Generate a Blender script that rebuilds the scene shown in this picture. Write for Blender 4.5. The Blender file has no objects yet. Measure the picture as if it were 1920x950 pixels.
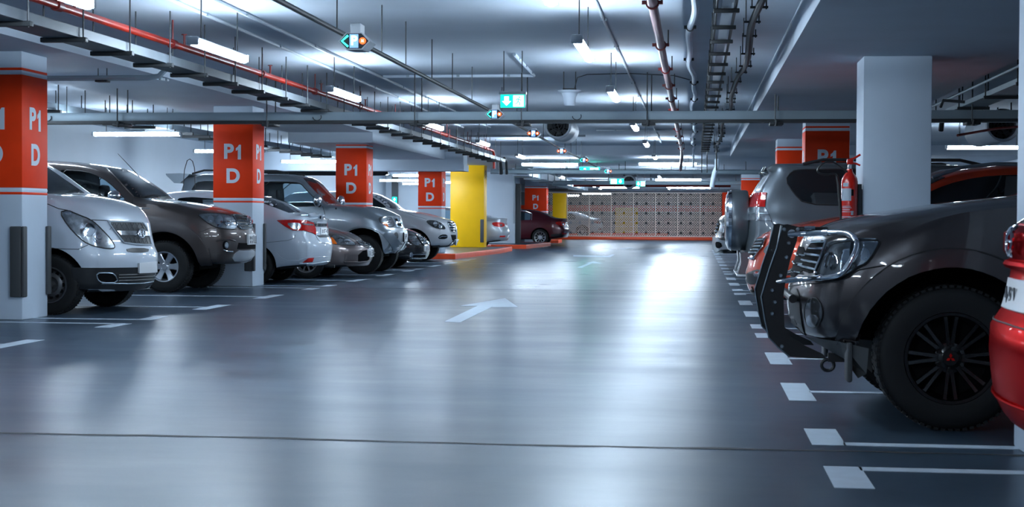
import bpy, bmesh, math, random
import numpy as np
from mathutils import Vector, Matrix, geometry
from mathutils.bvhtree import BVHTree

random.seed(7)
SC = bpy.context.scene
COL = SC.collection
PI = math.pi

# ------------------------------------------------------------------ camera
F_PX, EYE = 2880.0, Vector((0, 0, 1.15))
PSI, TH, ROLL = 0.11838932919190813, 0.023854555959765062, 0.005
FWD = Vector((-math.sin(PSI) * math.cos(TH), math.cos(PSI) * math.cos(TH), -math.sin(TH)))
_r = Vector((math.cos(PSI), math.sin(PSI), 0)); _u = _r.cross(FWD)
RGT = _r * math.cos(ROLL) + _u * math.sin(ROLL)
UPV = _u * math.cos(ROLL) - _r * math.sin(ROLL)
cd = bpy.data.cameras.new('camera'); cam = bpy.data.objects.new('camera', cd); COL.objects.link(cam)
cd.sensor_width = 36.0; cd.lens = F_PX * 36.0 / 1920.0; cd.clip_start = 0.1; cd.clip_end = 300
M3 = Matrix((RGT, UPV, -FWD)).transposed()
cam.matrix_world = Matrix.Translation(EYE) @ M3.to_4x4()
SC.camera = cam
cd.dof.use_dof = True; cd.dof.focus_distance = 17.0; cd.dof.aperture_fstop = 7.0

def ray(px, py):
    return FWD * F_PX + RGT * (px - 960) - UPV * (py - 475)
def at(px, py, Y):
    d = ray(px, py); return EYE + d * (Y / d.y)
def gnd(px, py, z=0.0):
    d = ray(px, py); return EYE + d * ((z - EYE.z) / d.z)

# ------------------------------------------------------------------ materials
MATS = {}
def pm(name, col, rough=0.5, metal=0.0, spec=0.5, coat=0.0, emit=None, es=0.0, noise=0.0, nscale=6.0, bump=0.0, alpha=None, trans=0.0):
    m = bpy.data.materials.new(name); m.use_nodes = True; MATS[name] = m
    nt = m.node_tree; b = nt.nodes['Principled BSDF']
    b.inputs['Base Color'].default_value = (*col, 1)
    b.inputs['Roughness'].default_value = rough
    b.inputs['Metallic'].default_value = metal
    b.inputs['Specular IOR Level'].default_value = spec
    b.inputs['Coat Weight'].default_value = coat
    b.inputs['Coat Roughness'].default_value = 0.04
    b.inputs['Transmission Weight'].default_value = trans
    if emit:
        b.inputs['Emission Color'].default_value = (*emit, 1); b.inputs['Emission Strength'].default_value = es
    if noise or bump:
        tc = nt.nodes.new('ShaderNodeTexCoord'); n = nt.nodes.new('ShaderNodeTexNoise')
        n.inputs['Scale'].default_value = nscale; n.inputs['Detail'].default_value = 5
        nt.links.new(tc.outputs['Object'], n.inputs['Vector'])
        if noise:
            mx = nt.nodes.new('ShaderNodeMixRGB'); mx.blend_type = 'MULTIPLY'
            mx.inputs['Color1'].default_value = (*col, 1)
            cr = nt.nodes.new('ShaderNodeValToRGB')
            cr.color_ramp.elements[0].color = (1 - noise,) * 3 + (1,); cr.color_ramp.elements[1].color = (1, 1, 1, 1)
            cr.color_ramp.elements[0].position = 0.3; cr.color_ramp.elements[1].position = 0.7
            nt.links.new(n.outputs['Fac'], cr.inputs['Fac']); nt.links.new(cr.outputs['Color'], mx.inputs['Color2'])
            mx.inputs['Fac'].default_value = 1
            nt.links.new(mx.outputs['Color'], b.inputs['Base Color'])
        if bump:
            bp = nt.nodes.new('ShaderNodeBump'); bp.inputs['Strength'].default_value = bump; bp.inputs['Distance'].default_value = 0.01
            nt.links.new(n.outputs['Fac'], bp.inputs['Height']); nt.links.new(bp.outputs['Normal'], b.inputs['Normal'])
    return m

def glass_mat(name, tint, opacity, rough=0.02):
    m = bpy.data.materials.new(name); m.use_nodes = True; nt = m.node_tree
    for n in list(nt.nodes): nt.nodes.remove(n)
    out = nt.nodes.new('ShaderNodeOutputMaterial')
    tr = nt.nodes.new('ShaderNodeBsdfTransparent'); tr.inputs['Color'].default_value = (*tint, 1)
    gl = nt.nodes.new('ShaderNodeBsdfGlossy'); gl.inputs['Roughness'].default_value = rough
    gl.inputs['Color'].default_value = (0.9, 0.95, 1, 1)
    fr = nt.nodes.new('ShaderNodeFresnel'); fr.inputs['IOR'].default_value = 1.5
    mx = nt.nodes.new('ShaderNodeMixShader')
    nt.links.new(fr.outputs['Fac'], mx.inputs['Fac']); nt.links.new(tr.outputs[0], mx.inputs[1]); nt.links.new(gl.outputs[0], mx.inputs[2])
    nt.links.new(mx.outputs[0], out.inputs['Surface'])
    return m

def paint(name, col, metal=0.35, rough=0.32, coat=0.8):
    return pm(name, col, rough, metal, 0.5, coat)

concrete = pm('painted_concrete', (0.56, 0.65, 0.75), 0.55, noise=0.06, nscale=2.5, bump=0.05)
ceil_m = pm('ceiling_paint', (0.47, 0.54, 0.62), 0.70, noise=0.08, nscale=1.5, bump=0.05)
wall_m = pm('wall_paint', (0.72, 0.80, 0.88), 0.6, noise=0.05, nscale=1.2, bump=0.04)
orange = pm('orange_red_paint', (0.95, 0.050, 0.005), 0.5, spec=0.2, noise=0.12, nscale=3)
curb_o = pm('orange_curb_paint', (0.92, 0.10, 0.03), 0.4, noise=0.12, nscale=4)
yellow = pm('yellow_paint', (0.95, 0.53, 0.006), 0.4, spec=0.3, noise=0.06, nscale=3)
whitep = pm('white_paint', (0.66, 0.75, 0.85), 0.5)
linep = pm('road_marking_paint', (0.52, 0.61, 0.70), 0.5, noise=0.12, nscale=9)
rubber = pm('black_rubber', (0.018, 0.019, 0.021), 0.65, noise=0.3, nscale=14)
guard_m = pm('grey_rubber_guard', (0.06, 0.065, 0.07), 0.6)
tyre_m = pm('tyre_rubber', (0.010, 0.011, 0.012), 0.62, spec=0.3, noise=0.25, nscale=10)
blackp = pm('black_plastic', (0.012, 0.013, 0.015), 0.4)
darkcav = pm('dark_cavity', (0.004, 0.004, 0.005), 0.8, spec=0.1)
interior = pm('cabin_trim', (0.02, 0.022, 0.026), 0.7)
steel = pm('galvanised_steel', (0.32, 0.39, 0.45), 0.38, 0.7, noise=0.2, nscale=5)
trunk_m = pm('grey_trunking', (0.28, 0.36, 0.41), 0.5, 0.2, noise=0.15, nscale=2)
tray_m = pm('weathered_tray_steel', (0.10, 0.12, 0.14), 0.5, 0.3, noise=0.35, nscale=2.5)
darkst = pm('dark_steel', (0.03, 0.034, 0.038), 0.5, 0.4)
rod_m = pm('hanger_rod_steel', (0.05, 0.055, 0.06), 0.45, 0.6)
pvc = pm('grey_conduit', (0.42, 0.47, 0.52), 0.45)
redpipe = pm('red_pipe_paint', (0.36, 0.016, 0.006), 0.35, noise=0.6, nscale=2.2)
redcl = pm('dark_red_clamp', (0.16, 0.010, 0.010), 0.4)
mauve = pm('dusty_pink_pipe', (0.30, 0.19, 0.20), 0.35, 0.3, noise=0.2, nscale=3)
chrome = pm('chrome', (0.75, 0.78, 0.82), 0.08, 1.0)
alloy = pm('alloy_silver', (0.50, 0.52, 0.55), 0.28, 0.9)
steelwheel = pm('dark_wheel_steel', (0.12, 0.125, 0.135), 0.4, 0.7)
blackalloy = pm('black_alloy', (0.004, 0.004, 0.005), 0.3, 0.3, coat=0.5)
lampch = pm('lamp_reflector', (0.50, 0.54, 0.58), 0.18, 0.85, noise=0.5, nscale=22)
lampdk = pm('lamp_smoked', (0.06, 0.065, 0.07), 0.12, 0.5, coat=1.0)
lens_m = pm('lamp_lens', (0.80, 0.84, 0.88), 0.06, 0.9)
tail = pm('tail_lamp_red', (0.62, 0.012, 0.008), 0.08, coat=1.0, noise=0.35, nscale=30)
amber = pm('amber_lens', (0.85, 0.16, 0.008), 0.12, coat=1.0)
dglass = pm('dark_tinted_glass', (0.006, 0.008, 0.010), 0.03, 0, 0.6, coat=0.6)
vglass = pm('shaded_glass', (0.014, 0.018, 0.023), 0.10, 0, 0.12)
cglass = glass_mat('clear_tinted_glass', (0.55, 0.66, 0.72), 0.3)
lcover = glass_mat('lamp_cover_glass', (0.92, 0.95, 0.97), 0.1)
plate_m = pm('number_plate', (0.72, 0.74, 0.76), 0.35)
ink = pm('plate_ink', (0.03, 0.035, 0.045), 0.5)
tube_e = pm('lit_diffuser', (0.9, 0.95, 1.0), 0.4, emit=(0.70, 0.85, 1.0), es=36.0)
housing = pm('lamp_housing', (0.42, 0.46, 0.50), 0.45)
g_emit = pm('green_lit_panel', (0.0, 0.45, 0.32), 0.4, emit=(0.0, 0.60, 0.42), es=0.5)
w_emit = pm('white_lit_symbol', (0.8, 0.9, 0.9), 0.4, emit=(0.85, 1.0, 0.97), es=0.9)
gs_emit = pm('green_lit_led', (0.0, 0.5, 0.4), 0.4, emit=(0.04, 0.85, 0.66), es=1.0)
rs_emit = pm('red_lit_led', (0.6, 0.05, 0.01), 0.4, emit=(1.0, 0.09, 0.015), es=0.9)
bs_emit = pm('blue_lit_panel', (0.2, 0.35, 0.7), 0.4, emit=(0.16, 0.34, 0.75), es=0.35)
ext_red = pm('extinguisher_red', (0.62, 0.018, 0.010), 0.22, coat=0.6)
sticker = pm('label_sticker', (0.42, 0.48, 0.54), 0.5)
gb_emit = pm('bright_green_lit_panel', (0.0, 0.45, 0.32), 0.4, emit=(0.0, 0.75, 0.52), es=11.0)
screen_m = pm('cream_lattice_paint', (0.90, 0.80, 0.72), 0.5)
dark_wall = pm('dark_far_wall', (0.16, 0.18, 0.20), 0.6)

# floor: glossy dark epoxy with streaks; the far pour is shinier than the near one
def floor_material():
    m = bpy.data.materials.new('epoxy_floor'); m.use_nodes = True; nt = m.node_tree; b = nt.nodes['Principled BSDF']
    L = nt.links.new; N = nt.nodes.new
    tc = N('ShaderNodeTexCoord')
    mp = N('ShaderNodeMapping'); mp.inputs['Scale'].default_value = (0.55, 1.35, 1)
    L(tc.outputs['Object'], mp.inputs['Vector'])
    n1 = N('ShaderNodeTexNoise'); n1.inputs['Scale'].default_value = 1.0; n1.inputs['Detail'].default_value = 8; n1.inputs['Roughness'].default_value = 0.62
    L(mp.outputs[0], n1.inputs['Vector'])
    n2 = N('ShaderNodeTexNoise'); n2.inputs['Scale'].default_value = 0.9; n2.inputs['Detail'].default_value = 4
    L(tc.outputs['Object'], n2.inputs['Vector'])
    cr = N('ShaderNodeValToRGB')
    cr.color_ramp.elements[0].position = 0.3; cr.color_ramp.elements[0].color = (0.030, 0.050, 0.074, 1)
    cr.color_ramp.elements[1].position = 0.72; cr.color_ramp.elements[1].color = (0.054, 0.084, 0.120, 1)
    mixn = N('ShaderNodeMath'); mixn.operation = 'ADD'
    h1 = N('ShaderNodeMath'); h1.operation = 'MULTIPLY'; h1.inputs[1].default_value = 0.5
    h2 = N('ShaderNodeMath'); h2.operation = 'MULTIPLY'; h2.inputs[1].default_value = 0.5
    L(n1.outputs['Fac'], h1.inputs[0]); L(n2.outputs['Fac'], h2.inputs[0]); L(h1.outputs[0], mixn.inputs[0]); L(h2.outputs[0], mixn.inputs[1])
    L(mixn.outputs[0], cr.inputs['Fac']); L(cr.outputs['Color'], b.inputs['Base Color'])
    sx = N('ShaderNodeSeparateXYZ'); L(tc.outputs['Object'], sx.inputs[0])
    gt = N('ShaderNodeMath'); gt.operation = 'GREATER_THAN'; gt.inputs[1].default_value = 24.1; L(sx.outputs['Y'], gt.inputs[0])
    base = N('ShaderNodeMapRange'); base.inputs['To Min'].default_value = 0.325; base.inputs['To Max'].default_value = 0.30
    L(gt.outputs[0], base.inputs['Value'])
    rr = N('ShaderNodeMapRange'); rr.inputs['From Min'].default_value = 0.32; rr.inputs['From Max'].default_value = 0.68
    rr.inputs['To Min'].default_value = -0.035; rr.inputs['To Max'].default_value = 0.05
    L(n1.outputs['Fac'], rr.inputs['Value'])
    ad = N('ShaderNodeMath'); ad.operation = 'ADD'; L(base.outputs[0], ad.inputs[0]); L(rr.outputs[0], ad.inputs[1])
    L(ad.outputs[0], b.inputs['Roughness'])
    b.inputs['Specular IOR Level'].default_value = 0.50; b.inputs['Specular Tint'].default_value = (0.62, 0.81, 1.0, 1)
    n3 = N('ShaderNodeTexNoise'); n3.inputs['Scale'].default_value = 120; n3.inputs['Detail'].default_value = 2
    L(tc.outputs['Object'], n3.inputs['Vector'])
    bp = N('ShaderNodeBump'); bp.inputs['Strength'].default_value = 0.10; bp.inputs['Distance'].default_value = 0.004
    L(n3.outputs['Fac'], bp.inputs['Height']); L(bp.outputs[0], b.inputs['Normal'])
    return m
floor_m = floor_material()

# ------------------------------------------------------------------ objects
def thing(name, label, cat, loc, group=None, kind=None):
    o = bpy.data.objects.new(name, None); COL.objects.link(o); o.location = loc
    o.empty_display_size = 0.1
    o['label'] = label; o['category'] = cat
    if group: o['group'] = group
    if kind: o['kind'] = kind
    return o
def tag(o, label, cat, group=None, kind=None):
    o['label'] = label; o['category'] = cat
    if group: o['group'] = group
    if kind: o['kind'] = kind
    return o
def copy_tree(o, parent=None, loc=None, label=None):
    c = o.copy(); COL.objects.link(c)
    if parent: c.parent = parent
    if loc is not None: c.location = loc
    if label: c['label'] = label
    for ch in list(o.children): copy_tree(ch, c)
    return c

def finish(me, mats, smooth=True, ang=35):
    for m in mats: me.materials.append(m)
    if smooth:
        me.polygons.foreach_set('use_smooth', [True] * len(me.polygons))
        me.set_sharp_from_angle(angle=math.radians(ang))
    me.update()

class MB:
    def __init__(s): s.v = []; s.f = []; s.m = []
    def add(s, vs, fs, mi=0):
        o = len(s.v); s.v += [tuple(p) for p in vs]
        for f in fs: s.f.append(tuple(i + o for i in f)); s.m.append(mi)
        return s
    def box(s, lo, hi, mi=0, M=None):
        x0, y0, z0 = lo; x1, y1, z1 = hi
        vs = [Vector(p) for p in ((x0,y0,z0),(x1,y0,z0),(x1,y1,z0),(x0,y1,z0),(x0,y0,z1),(x1,y0,z1),(x1,y1,z1),(x0,y1,z1))]
        if M: vs = [M @ p for p in vs]
        return s.add(vs, [(0,3,2,1),(4,5,6,7),(0,1,5,4),(1,2,6,5),(2,3,7,6),(3,0,4,7)], mi)
    def bbox(s, lo, hi, b=0.01, mi=0):   # box with chamfered edges
        bm = bmesh.new(); bmesh.ops.create_cube(bm, size=1)
        for v in bm.verts:
            v.co = Vector([(lo[i] + hi[i]) / 2 + v.co[i] * (hi[i] - lo[i]) for i in range(3)])
        bmesh.ops.bevel(bm, geom=bm.edges[:], offset=b, segments=2, affect='EDGES', profile=0.5)
        bm.verts.index_update()
        s.add([v.co for v in bm.verts], [[v.index for v in f.verts] for f in bm.faces], mi); bm.free(); return s
    def tube(s, pts, r, n=10, mi=0, closed=False):
        P = [Vector(p) for p in pts]; k = len(P)
        rs = r if isinstance(r, (list, tuple)) else [r] * k
        rings = []; prev = None
        for i in range(k):
            a = P[(i - 1) % k] if (closed or i > 0) else P[i]; b = P[(i + 1) % k] if (closed or i < k - 1) else P[i]
            t = (b - a)
            if t.length < 1e-9: t = Vector((0, 0, 1))
            t.normalize()
            if prev is None:
                up = Vector((0, 0, 1)) if abs(t.z) < 0.9 else Vector((1, 0, 0))
                nrm = t.cross(up).normalized()
            else:
                nrm = (prev - t * prev.dot(t))
                if nrm.length < 1e-6: nrm = t.orthogonal()
                nrm.normalize()
            prev = nrm; bn = t.cross(nrm)
            rings.append([P[i] + (nrm * math.cos(2*PI*j/n) + bn * math.sin(2*PI*j/n)) * rs[i] for j in range(n)])
        vs = [p for R in rings for p in R]; fs = []
        for i in range(k if closed else k - 1):
            i2 = (i + 1) % k
            for j in range(n):
                fs.append((i*n+j, i*n+(j+1) % n, i2*n+(j+1) % n, i2*n+j))
        if not closed:
            fs.append(tuple(range(n-1, -1, -1))); fs.append(tuple((k-1)*n + j for j in range(n)))
        return s.add(vs, fs, mi)
    def lathe(s, prof, M=None, n=40, mi=0, closed=False):   # prof: (radius, axial) about local Y axis
        M = M or Matrix.Identity(4); vs = []
        for (r, a) in prof:
            for j in range(n):
                t = 2*PI*j/n; vs.append(M @ Vector((r*math.cos(t), a, r*math.sin(t))))
        k = len(prof); fs = []
        for i in range(k if closed else k-1):
            i2 = (i+1) % k
            for j in range(n): fs.append((i*n+j, i*n+(j+1) % n, i2*n+(j+1) % n, i2*n+j))
        return s.add(vs, fs, mi)
    def prism(s, poly, axis, a0, a1, mi=0):   # poly in the two other axes, extruded along axis
        def mk(p, a):
            q = list(p); q.insert(axis, a); return Vector(q)
        n = len(poly); vs = [mk(p, a0) for p in poly] + [mk(p, a1) for p in poly]
        fs = [tuple(range(n-1, -1, -1)), tuple(range(n, 2*n))] + [(i, (i+1) % n, n+(i+1) % n, n+i) for i in range(n)]
        return s.add(vs, fs, mi)
    def ball(s, c, r, mi=0, n=16):
        rx, ry, rz = (r, r, r) if not isinstance(r, (tuple, list)) else r
        k = n // 2; vs = []; fs = []
        for i in range(k+1):
            t = PI*i/k
            for j in range(n):
                p = 2*PI*j/n; vs.append((c[0]+rx*math.sin(t)*math.cos(p), c[1]+ry*math.sin(t)*math.sin(p), c[2]+rz*math.cos(t)))
        for i in range(k):
            for j in range(n): fs.append((i*n+j, (i+1)*n+j, (i+1)*n+(j+1) % n, i*n+(j+1) % n))
        return s.add(vs, fs, mi)
    def build(s, name, mats, parent=None, smooth=True, ang=35, off=None, fix=True):
        if not isinstance(mats, (list, tuple)): mats = [mats]
        if off is None: off = parent_off(parent)
        off = Vector(off)
        me = bpy.data.meshes.new(name); me.from_pydata([tuple(Vector(p) - off) for p in s.v], [], s.f)
        me.polygons.foreach_set('material_index', s.m)
        if fix:
            bm = bmesh.new(); bm.from_mesh(me); bmesh.ops.remove_doubles(bm, verts=bm.verts, dist=1e-6)
            bmesh.ops.recalc_face_normals(bm, faces=bm.faces); bm.to_mesh(me); bm.free()
        finish(me, mats, smooth, ang)
        o = bpy.data.objects.new(name, me); COL.objects.link(o)
        if parent: o.parent = parent
        else: o.location = off
        return o
def parent_off(p):
    v = Vector((0, 0, 0))
    while p is not None:
        v += p.location; p = p.parent
    return v

def text_obj(body, size, name, mat, parent, M, bold=0.0, ext=0.002):
    cu = bpy.data.curves.new('txt', 'FONT'); cu.body = body; cu.size = size; cu.offset = bold; cu.extrude = ext
    cu.align_x = 'CENTER'; cu.align_y = 'CENTER'
    t = bpy.data.objects.new('txt', cu); COL.objects.link(t)
    dg = bpy.context.evaluated_depsgraph_get()
    me = bpy.data.meshes.new_from_object(t.evaluated_get(dg)); bpy.data.objects.remove(t); bpy.data.curves.remove(cu)
    me.transform(M); me.materials.clear(); me.materials.append(mat)
    me.name = name
    o = bpy.data.objects.new(name, me); COL.objects.link(o); o.parent = parent
    return o
# text frames: facing -Y (towards the camera) and facing +X / -X
FACE_Y = Matrix(((1,0,0,0),(0,0,-1,0),(0,1,0,0),(0,0,0,1)))
FACE_X = Matrix(((0,0,1,0),(1,0,0,0),(0,1,0,0),(0,0,0,1)))
FACE_NX = Matrix(((0,0,-1,0),(-1,0,0,0),(0,1,0,0),(0,0,0,1)))

def paint_letters(kind, size, mat, parent, M):
    """column lettering: 'P1' or 'D' as one flat raised mesh"""
    if kind == 'D': return text_obj('D', size, 'letters', mat, parent, M, 0.012)
    o = text_obj('P', size, 'letters', mat, parent, M @ Matrix.Translation((-.075, 0, 0)), 0.012)
    h = size * .365; w = size * .17; x = .095; t = .0022
    pts = [(x + w*.5, -h), (x + w*.5, h), (x - w*.1, h), (x - w*.45, h*.72), (x - w*1.05, h*.52), (x - w*1.05, h*.16), (x - w*.45, h*.32), (x - w*.45, -h)]
    pts = [(p[0] + .012, p[1]) for p in pts]
    b = MB(); n = len(pts); b.add([M @ Vector((p[0], p[1], z)) for z in (-t, t) for p in pts], [tuple(range(n-1, -1, -1)), tuple(range(n, 2*n))] + [(i, (i+1) % n, n+(i+1) % n, n+i) for i in range(n)])
    q = b.build('letters', mat, None, False, off=(0, 0, 0))
    bm = bmesh.new(); bm.from_mesh(o.data); bm.from_mesh(q.data); bm.to_mesh(o.data); bm.free(); bpy.data.objects.remove(q)
    return o
# ================================================================== THE SETTING
ZC, ZL, ZR = 3.10, 2.92, 2.80
def structure(mb, name, mats, smooth=False, ang=35, off=(0, 0, 0)):
    o = mb.build(name, mats, None, smooth, ang, off=off); o['kind'] = 'structure'; return o

b = MB(); b.box((-14, -8, -0.25), (12, 112, 0)); floor = structure(b, 'floor', floor_m)
for (y0, y1, z0) in ((-8, 41.8, ZC), (41.8, 80.3, 2.84), (80.3, 112, 3.0)):
    b = MB(); b.box((-14, y0, z0), (12, y1, ZC + 0.3)); structure(b, 'ceiling', ceil_m)
b = MB(); b.box((-8.6, -8, ZL), (-6.77, 41.8, ZC)); b.box((-8.6, 31.9, 2.70), (-6.77, 41.4, ZL)); structure(b, 'trim_1', ceil_m)          # lowered slab strip over the left columns
b = MB(); b.box((0.93, -8, ZR), (3.3, 41.8, ZC)); structure(b, 'trim_2', ceil_m)            # lowered slab strip over the right columns
b = MB(); b.box((-13.0, 41.4, 2.39), (-6.27, 42.1, 2.92)); b.box((-6.42, 41.3, 2.39), (-6.24, 42.2, 2.56)); structure(b, 'trim_3', ceil_m)   # downstand beam
b = MB(); b.box((-13.3, -8, 0), (-13.0, 112, ZC)); structure(b, 'wall_left', wall_m)
b = MB(); b.box((9.0, -8, 0), (9.3, 112, ZC)); structure(b, 'wall_right', wall_m)
b = MB(); b.box((-14, -8.3, 0), (12, -8, ZC)); structure(b, 'wall_back', wall_m)
b = MB(); b.box((-14, 104, 0), (12, 104.3, ZC)); structure(b, 'wall_far', dark_wall)
b = MB(); b.box((-13.0, 64.0, 0), (-8.2, 64.3, 2.84)); structure(b, 'wall_cross', wall_m)
b = MB(); b.box((-14, 79.9, 2.45), (12, 80.3, 2.84)); structure(b, 'trim_4', ceil_m)
b = MB(); b.box((-14, 103.9, 1.55), (12, 104.0, 1.95)); structure(b, 'trim_5', orange)

# painted floor markings and joints (part of the floor surface)
mk = []
def quad_part(pts_list, name, m, z=0.003):
    q = MB()
    for pts in pts_list:
        n = len(pts); q.add([(p[0], p[1], z) for p in pts] + [(p[0], p[1], 0.0005) for p in pts],
              [tuple(range(n))] + [(i, (i+1) % n, n + (i+1) % n, n+i) for i in range(n)])
    return q.build(name, m, floor, False)
def rect(x0, y0, x1, y1): return [(x0, y0), (x1, y0), (x1, y1), (x0, y1)]
def bay_line(side, y, lo, hi):
    if side < 0: quad_part([rect(-11.2, y - .05, -6.06, y + .05), rect(-6.08, y + lo, -5.91, y + hi)], 'bay_line', linep)
    else: quad_part([rect(0.76, y - .05, 6.0, y + .05), rect(0.60, y + lo, 0.77, y + hi)], 'bay_line', linep)
for r in range(6):
    y0 = 8.27 * r
    if r != 5:
        for y in (4.7, 12.95): pass
    for yy in (10.32, 12.75):
        bay_line(1, yy + y0, -.52, .52)
    bay_line(1, 7.17 + y0, -.52, .05); bay_line(1, 7.95 + y0, -.05, .55)
    if r < 5:
        if r < 4 or True:
            for yy in (10.35, 12.93): 
                if yy + y0 < 40.5: bay_line(-1, yy + y0, -.50, .52)
            if 7.3 + y0 < 41: bay_line(-1, 7.33 + y0, -.55, .05); bay_line(-1, 8.0 + y0, -.05, .5)
def ground_poly(px): return [(p.x, p.y) for p in (gnd(*q) for q in px)]
quad_part([ground_poly([(833,603),(863,604.5),(921,575.5),(971,575.5),(947,559),(862,573.5),(895,573.5)])], 'direction_arrow', linep)
quad_part([ground_poly([(1082,501.5),(1091,502),(1110,493.5),(1131,494),(1113,489.8),(1097,493),(1104,493)])], 'direction_arrow', linep)
quad_part([ground_poly([(1075,478),(1140,479.5),(1148,476.5),(1153,477),(1144,482),(1075,480.5)])], 'direction_arrow', linep)
quad_part([ground_poly([(1160,466),(1180,463.5),(1192,465.5),(1180,465.5),(1172,467)])], 'direction_arrow', linep)
jt = MB(); xs = np.linspace(-12.9, 8.9, 120); up = []; dn = []
for x in xs:
    y = 7.70 + 0.012 * math.sin(x * 2.1) + random.uniform(-.012, .012); w_ = 0.012 + random.uniform(0, .018)
    up.append((x, y + w_, 0.002)); dn.append((x, y - w_, 0.002))
n = len(xs); jt.add(up + dn, [(i, i+1, n+i+1, n+i) for i in range(n-1)]); jt.build('expansion_joint', rubber, floor, False)
jt = MB(); jt.box((-12.9, 24.08, 0.0005), (8.9, 24.10, 0.002)); jt.build('expansion_joint', guard_m, floor, False)

# ------------------------------------------------------------------ columns
def column(name, label, x0, x1, y0, d, z0, z1, body_m, bands=None, letters=True, side='R', guards=True, ztxt=None):
    t = thing(name, label, 'column', ((x0+x1)/2, y0 + d/2, z0))
    b = MB(); b.bbox((x0, y0, z0), (x1, y0 + d, z1), 0.012); b.build('shaft', body_m, t, True)
    e = 0.004
    def sleeve(za, zb, m, nm):
        s = MB(); s.bbox((x0-e, y0-e, za), (x1+e, y0+d+e, zb), 0.013); return s.build(nm, m, t, True)
    if bands:
        lo, hi = bands
        sleeve(lo, lo + 0.035, orange, 'stripe'); sleeve(lo + 0.075, hi - 0.075, orange, 'painted_band'); sleeve(hi - 0.035, hi, orange, 'stripe')
        sleeve(lo + 0.035, lo + 0.075, whitep, 'stripe'); sleeve(hi - 0.075, hi - 0.035, whitep, 'stripe')
        if letters:
            za, zb = (hi - 0.555, hi - 0.95) if ztxt is None else ztxt
            for (bd, z, sz) in (('P1', za, 0.325), ('D', zb, 0.315)):
                paint_letters(bd, sz, whitep, t, Matrix.Translation(Vector(((x0+x1)/2, y0 - e - .002, z)) - t.location) @ FACE_Y)
                fx = x1 + e + .002 if side == 'R' else x0 - e - .002
                paint_letters(bd, sz, whitep, t, Matrix.Translation(Vector((fx, y0 + d/2, z)) - t.location) @ (FACE_X if side == 'R' else FACE_NX))
    if guards:
        for yy in (y0, y0 + d):
            g = MB(); cx = x1 if side == 'R' else x0; sx = 1 if side == 'R' else -1
            ya, yb = (yy - .035, yy + .06) if yy == y0 else (yy - .06, yy + .035)
            if yy == y0:
                g.bbox((min(cx - sx*.13, cx), yy - .035, z0 + .25), (max(cx - sx*.13, cx), yy - .001, z0 + 1.02), .012)
            g.bbox((min(cx + sx*.001, cx + sx*.035), ya, z0 + .25), (max(cx + sx*.001, cx + sx*.035), yb, z0 + 1.02), .012)
            g.build('corner_guard', guard_m, t, True)
    return t
CW = 0.66
column('concrete_column', 'nearest left column, its P1 D band cut by the left edge of the photo, beside the white van', -7.92, -7.26, 15.95, .66, 0, ZL, concrete, (1.362, 2.745))
column('concrete_column', 'orange and white P1 D column between the bronze SUV and the white sedan tail', -7.765, -7.11, 24.2, .66, 0, ZL, concrete, (1.356, 2.73))
column('concrete_column', 'P1 D column rising behind the bonnet of the silver SUV with roof spoiler', -7.69, -7.02, 32.45, .66, 0, 2.70, concrete, (1.36, 2.69), guards=False)
column('concrete_column', 'P1 D column just left of the big yellow column, behind the white SUV', -7.65, -6.99, 42.15, .66, .142, 2.84, concrete, (1.36, 2.74), guards=False, ztxt=(2.08, 1.68))
column('concrete_column', 'bare white near column on the right with the red extinguisher on it', 1.69, 2.37, 15.95, .66, 0, ZR, concrete, None, False, 'L', False)
column('concrete_column', 'right side column whose P1 shows above the grey SUV roof', 1.69, 2.36, 24.2, .66, 0, ZR, concrete, (1.30, 2.58), True, 'L', False, ztxt=(2.08, 1.68))
column('concrete_column', 'orange column half hidden left of the right P1 column', 1.69, 2.36, 32.45, .66, 0, ZR, concrete, (1.36, 2.64), True, 'L', False)
column('concrete_column', 'far orange column just above the spare wheel of the grey SUV', 1.69, 2.36, 57.2, .66, 0, 2.84, concrete, (1.36, 2.62), False, 'L', False)
column('concrete_column', 'white column foot at the bottom right edge beside the red car', 1.615, 2.29, 7.42, .6, 0, ZR, concrete, None, False, 'L', False)

def yellow_column(label, x0, x1, y0, d, z0, z1, guard):
    t = thing('yellow_column', label, 'column', ((x0+x1)/2, y0 + d/2, z0))
    b = MB(); b.bbox((x0, y0, z0), (x1, y0+d, z1), .015); b.build('shaft', yellow, t)
    if guard:
        g = MB(); g.bbox((x1 - .12, y0 - .03, z0 + .16), (x1 - .0, y0 - .001, z0 + .92), .012); g.build('corner_guard', guard_m, t)
        q = MB()
        for k in range(3):
            z = z1 - .28 - k * .1
            q.add([(x1 + .004, y0 + .12, z), (x1 + .004, y0 + d/2, z + .09), (x1 + .004, y0 + d - .12, z), (x1 + .004, y0 + d - .12, z + .04), (x1 + .004, y0 + d/2, z + .13), (x1 + .004, y0 + .12, z + .04)], [(0, 1, 4, 5), (1, 2, 3, 4)])
        q.build('chevron', blackp, t, False)
    return t
yellow_column('big yellow column with a grey corner guard on the near kerb island', -8.0, -6.88, 50.0, .66, .142, 2.84, True)
yellow_column('small far yellow column in front of the lattice screen, behind the maroon saloon', -7.16, -6.48, 77.5, .6, .14, 2.36, False)
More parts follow.
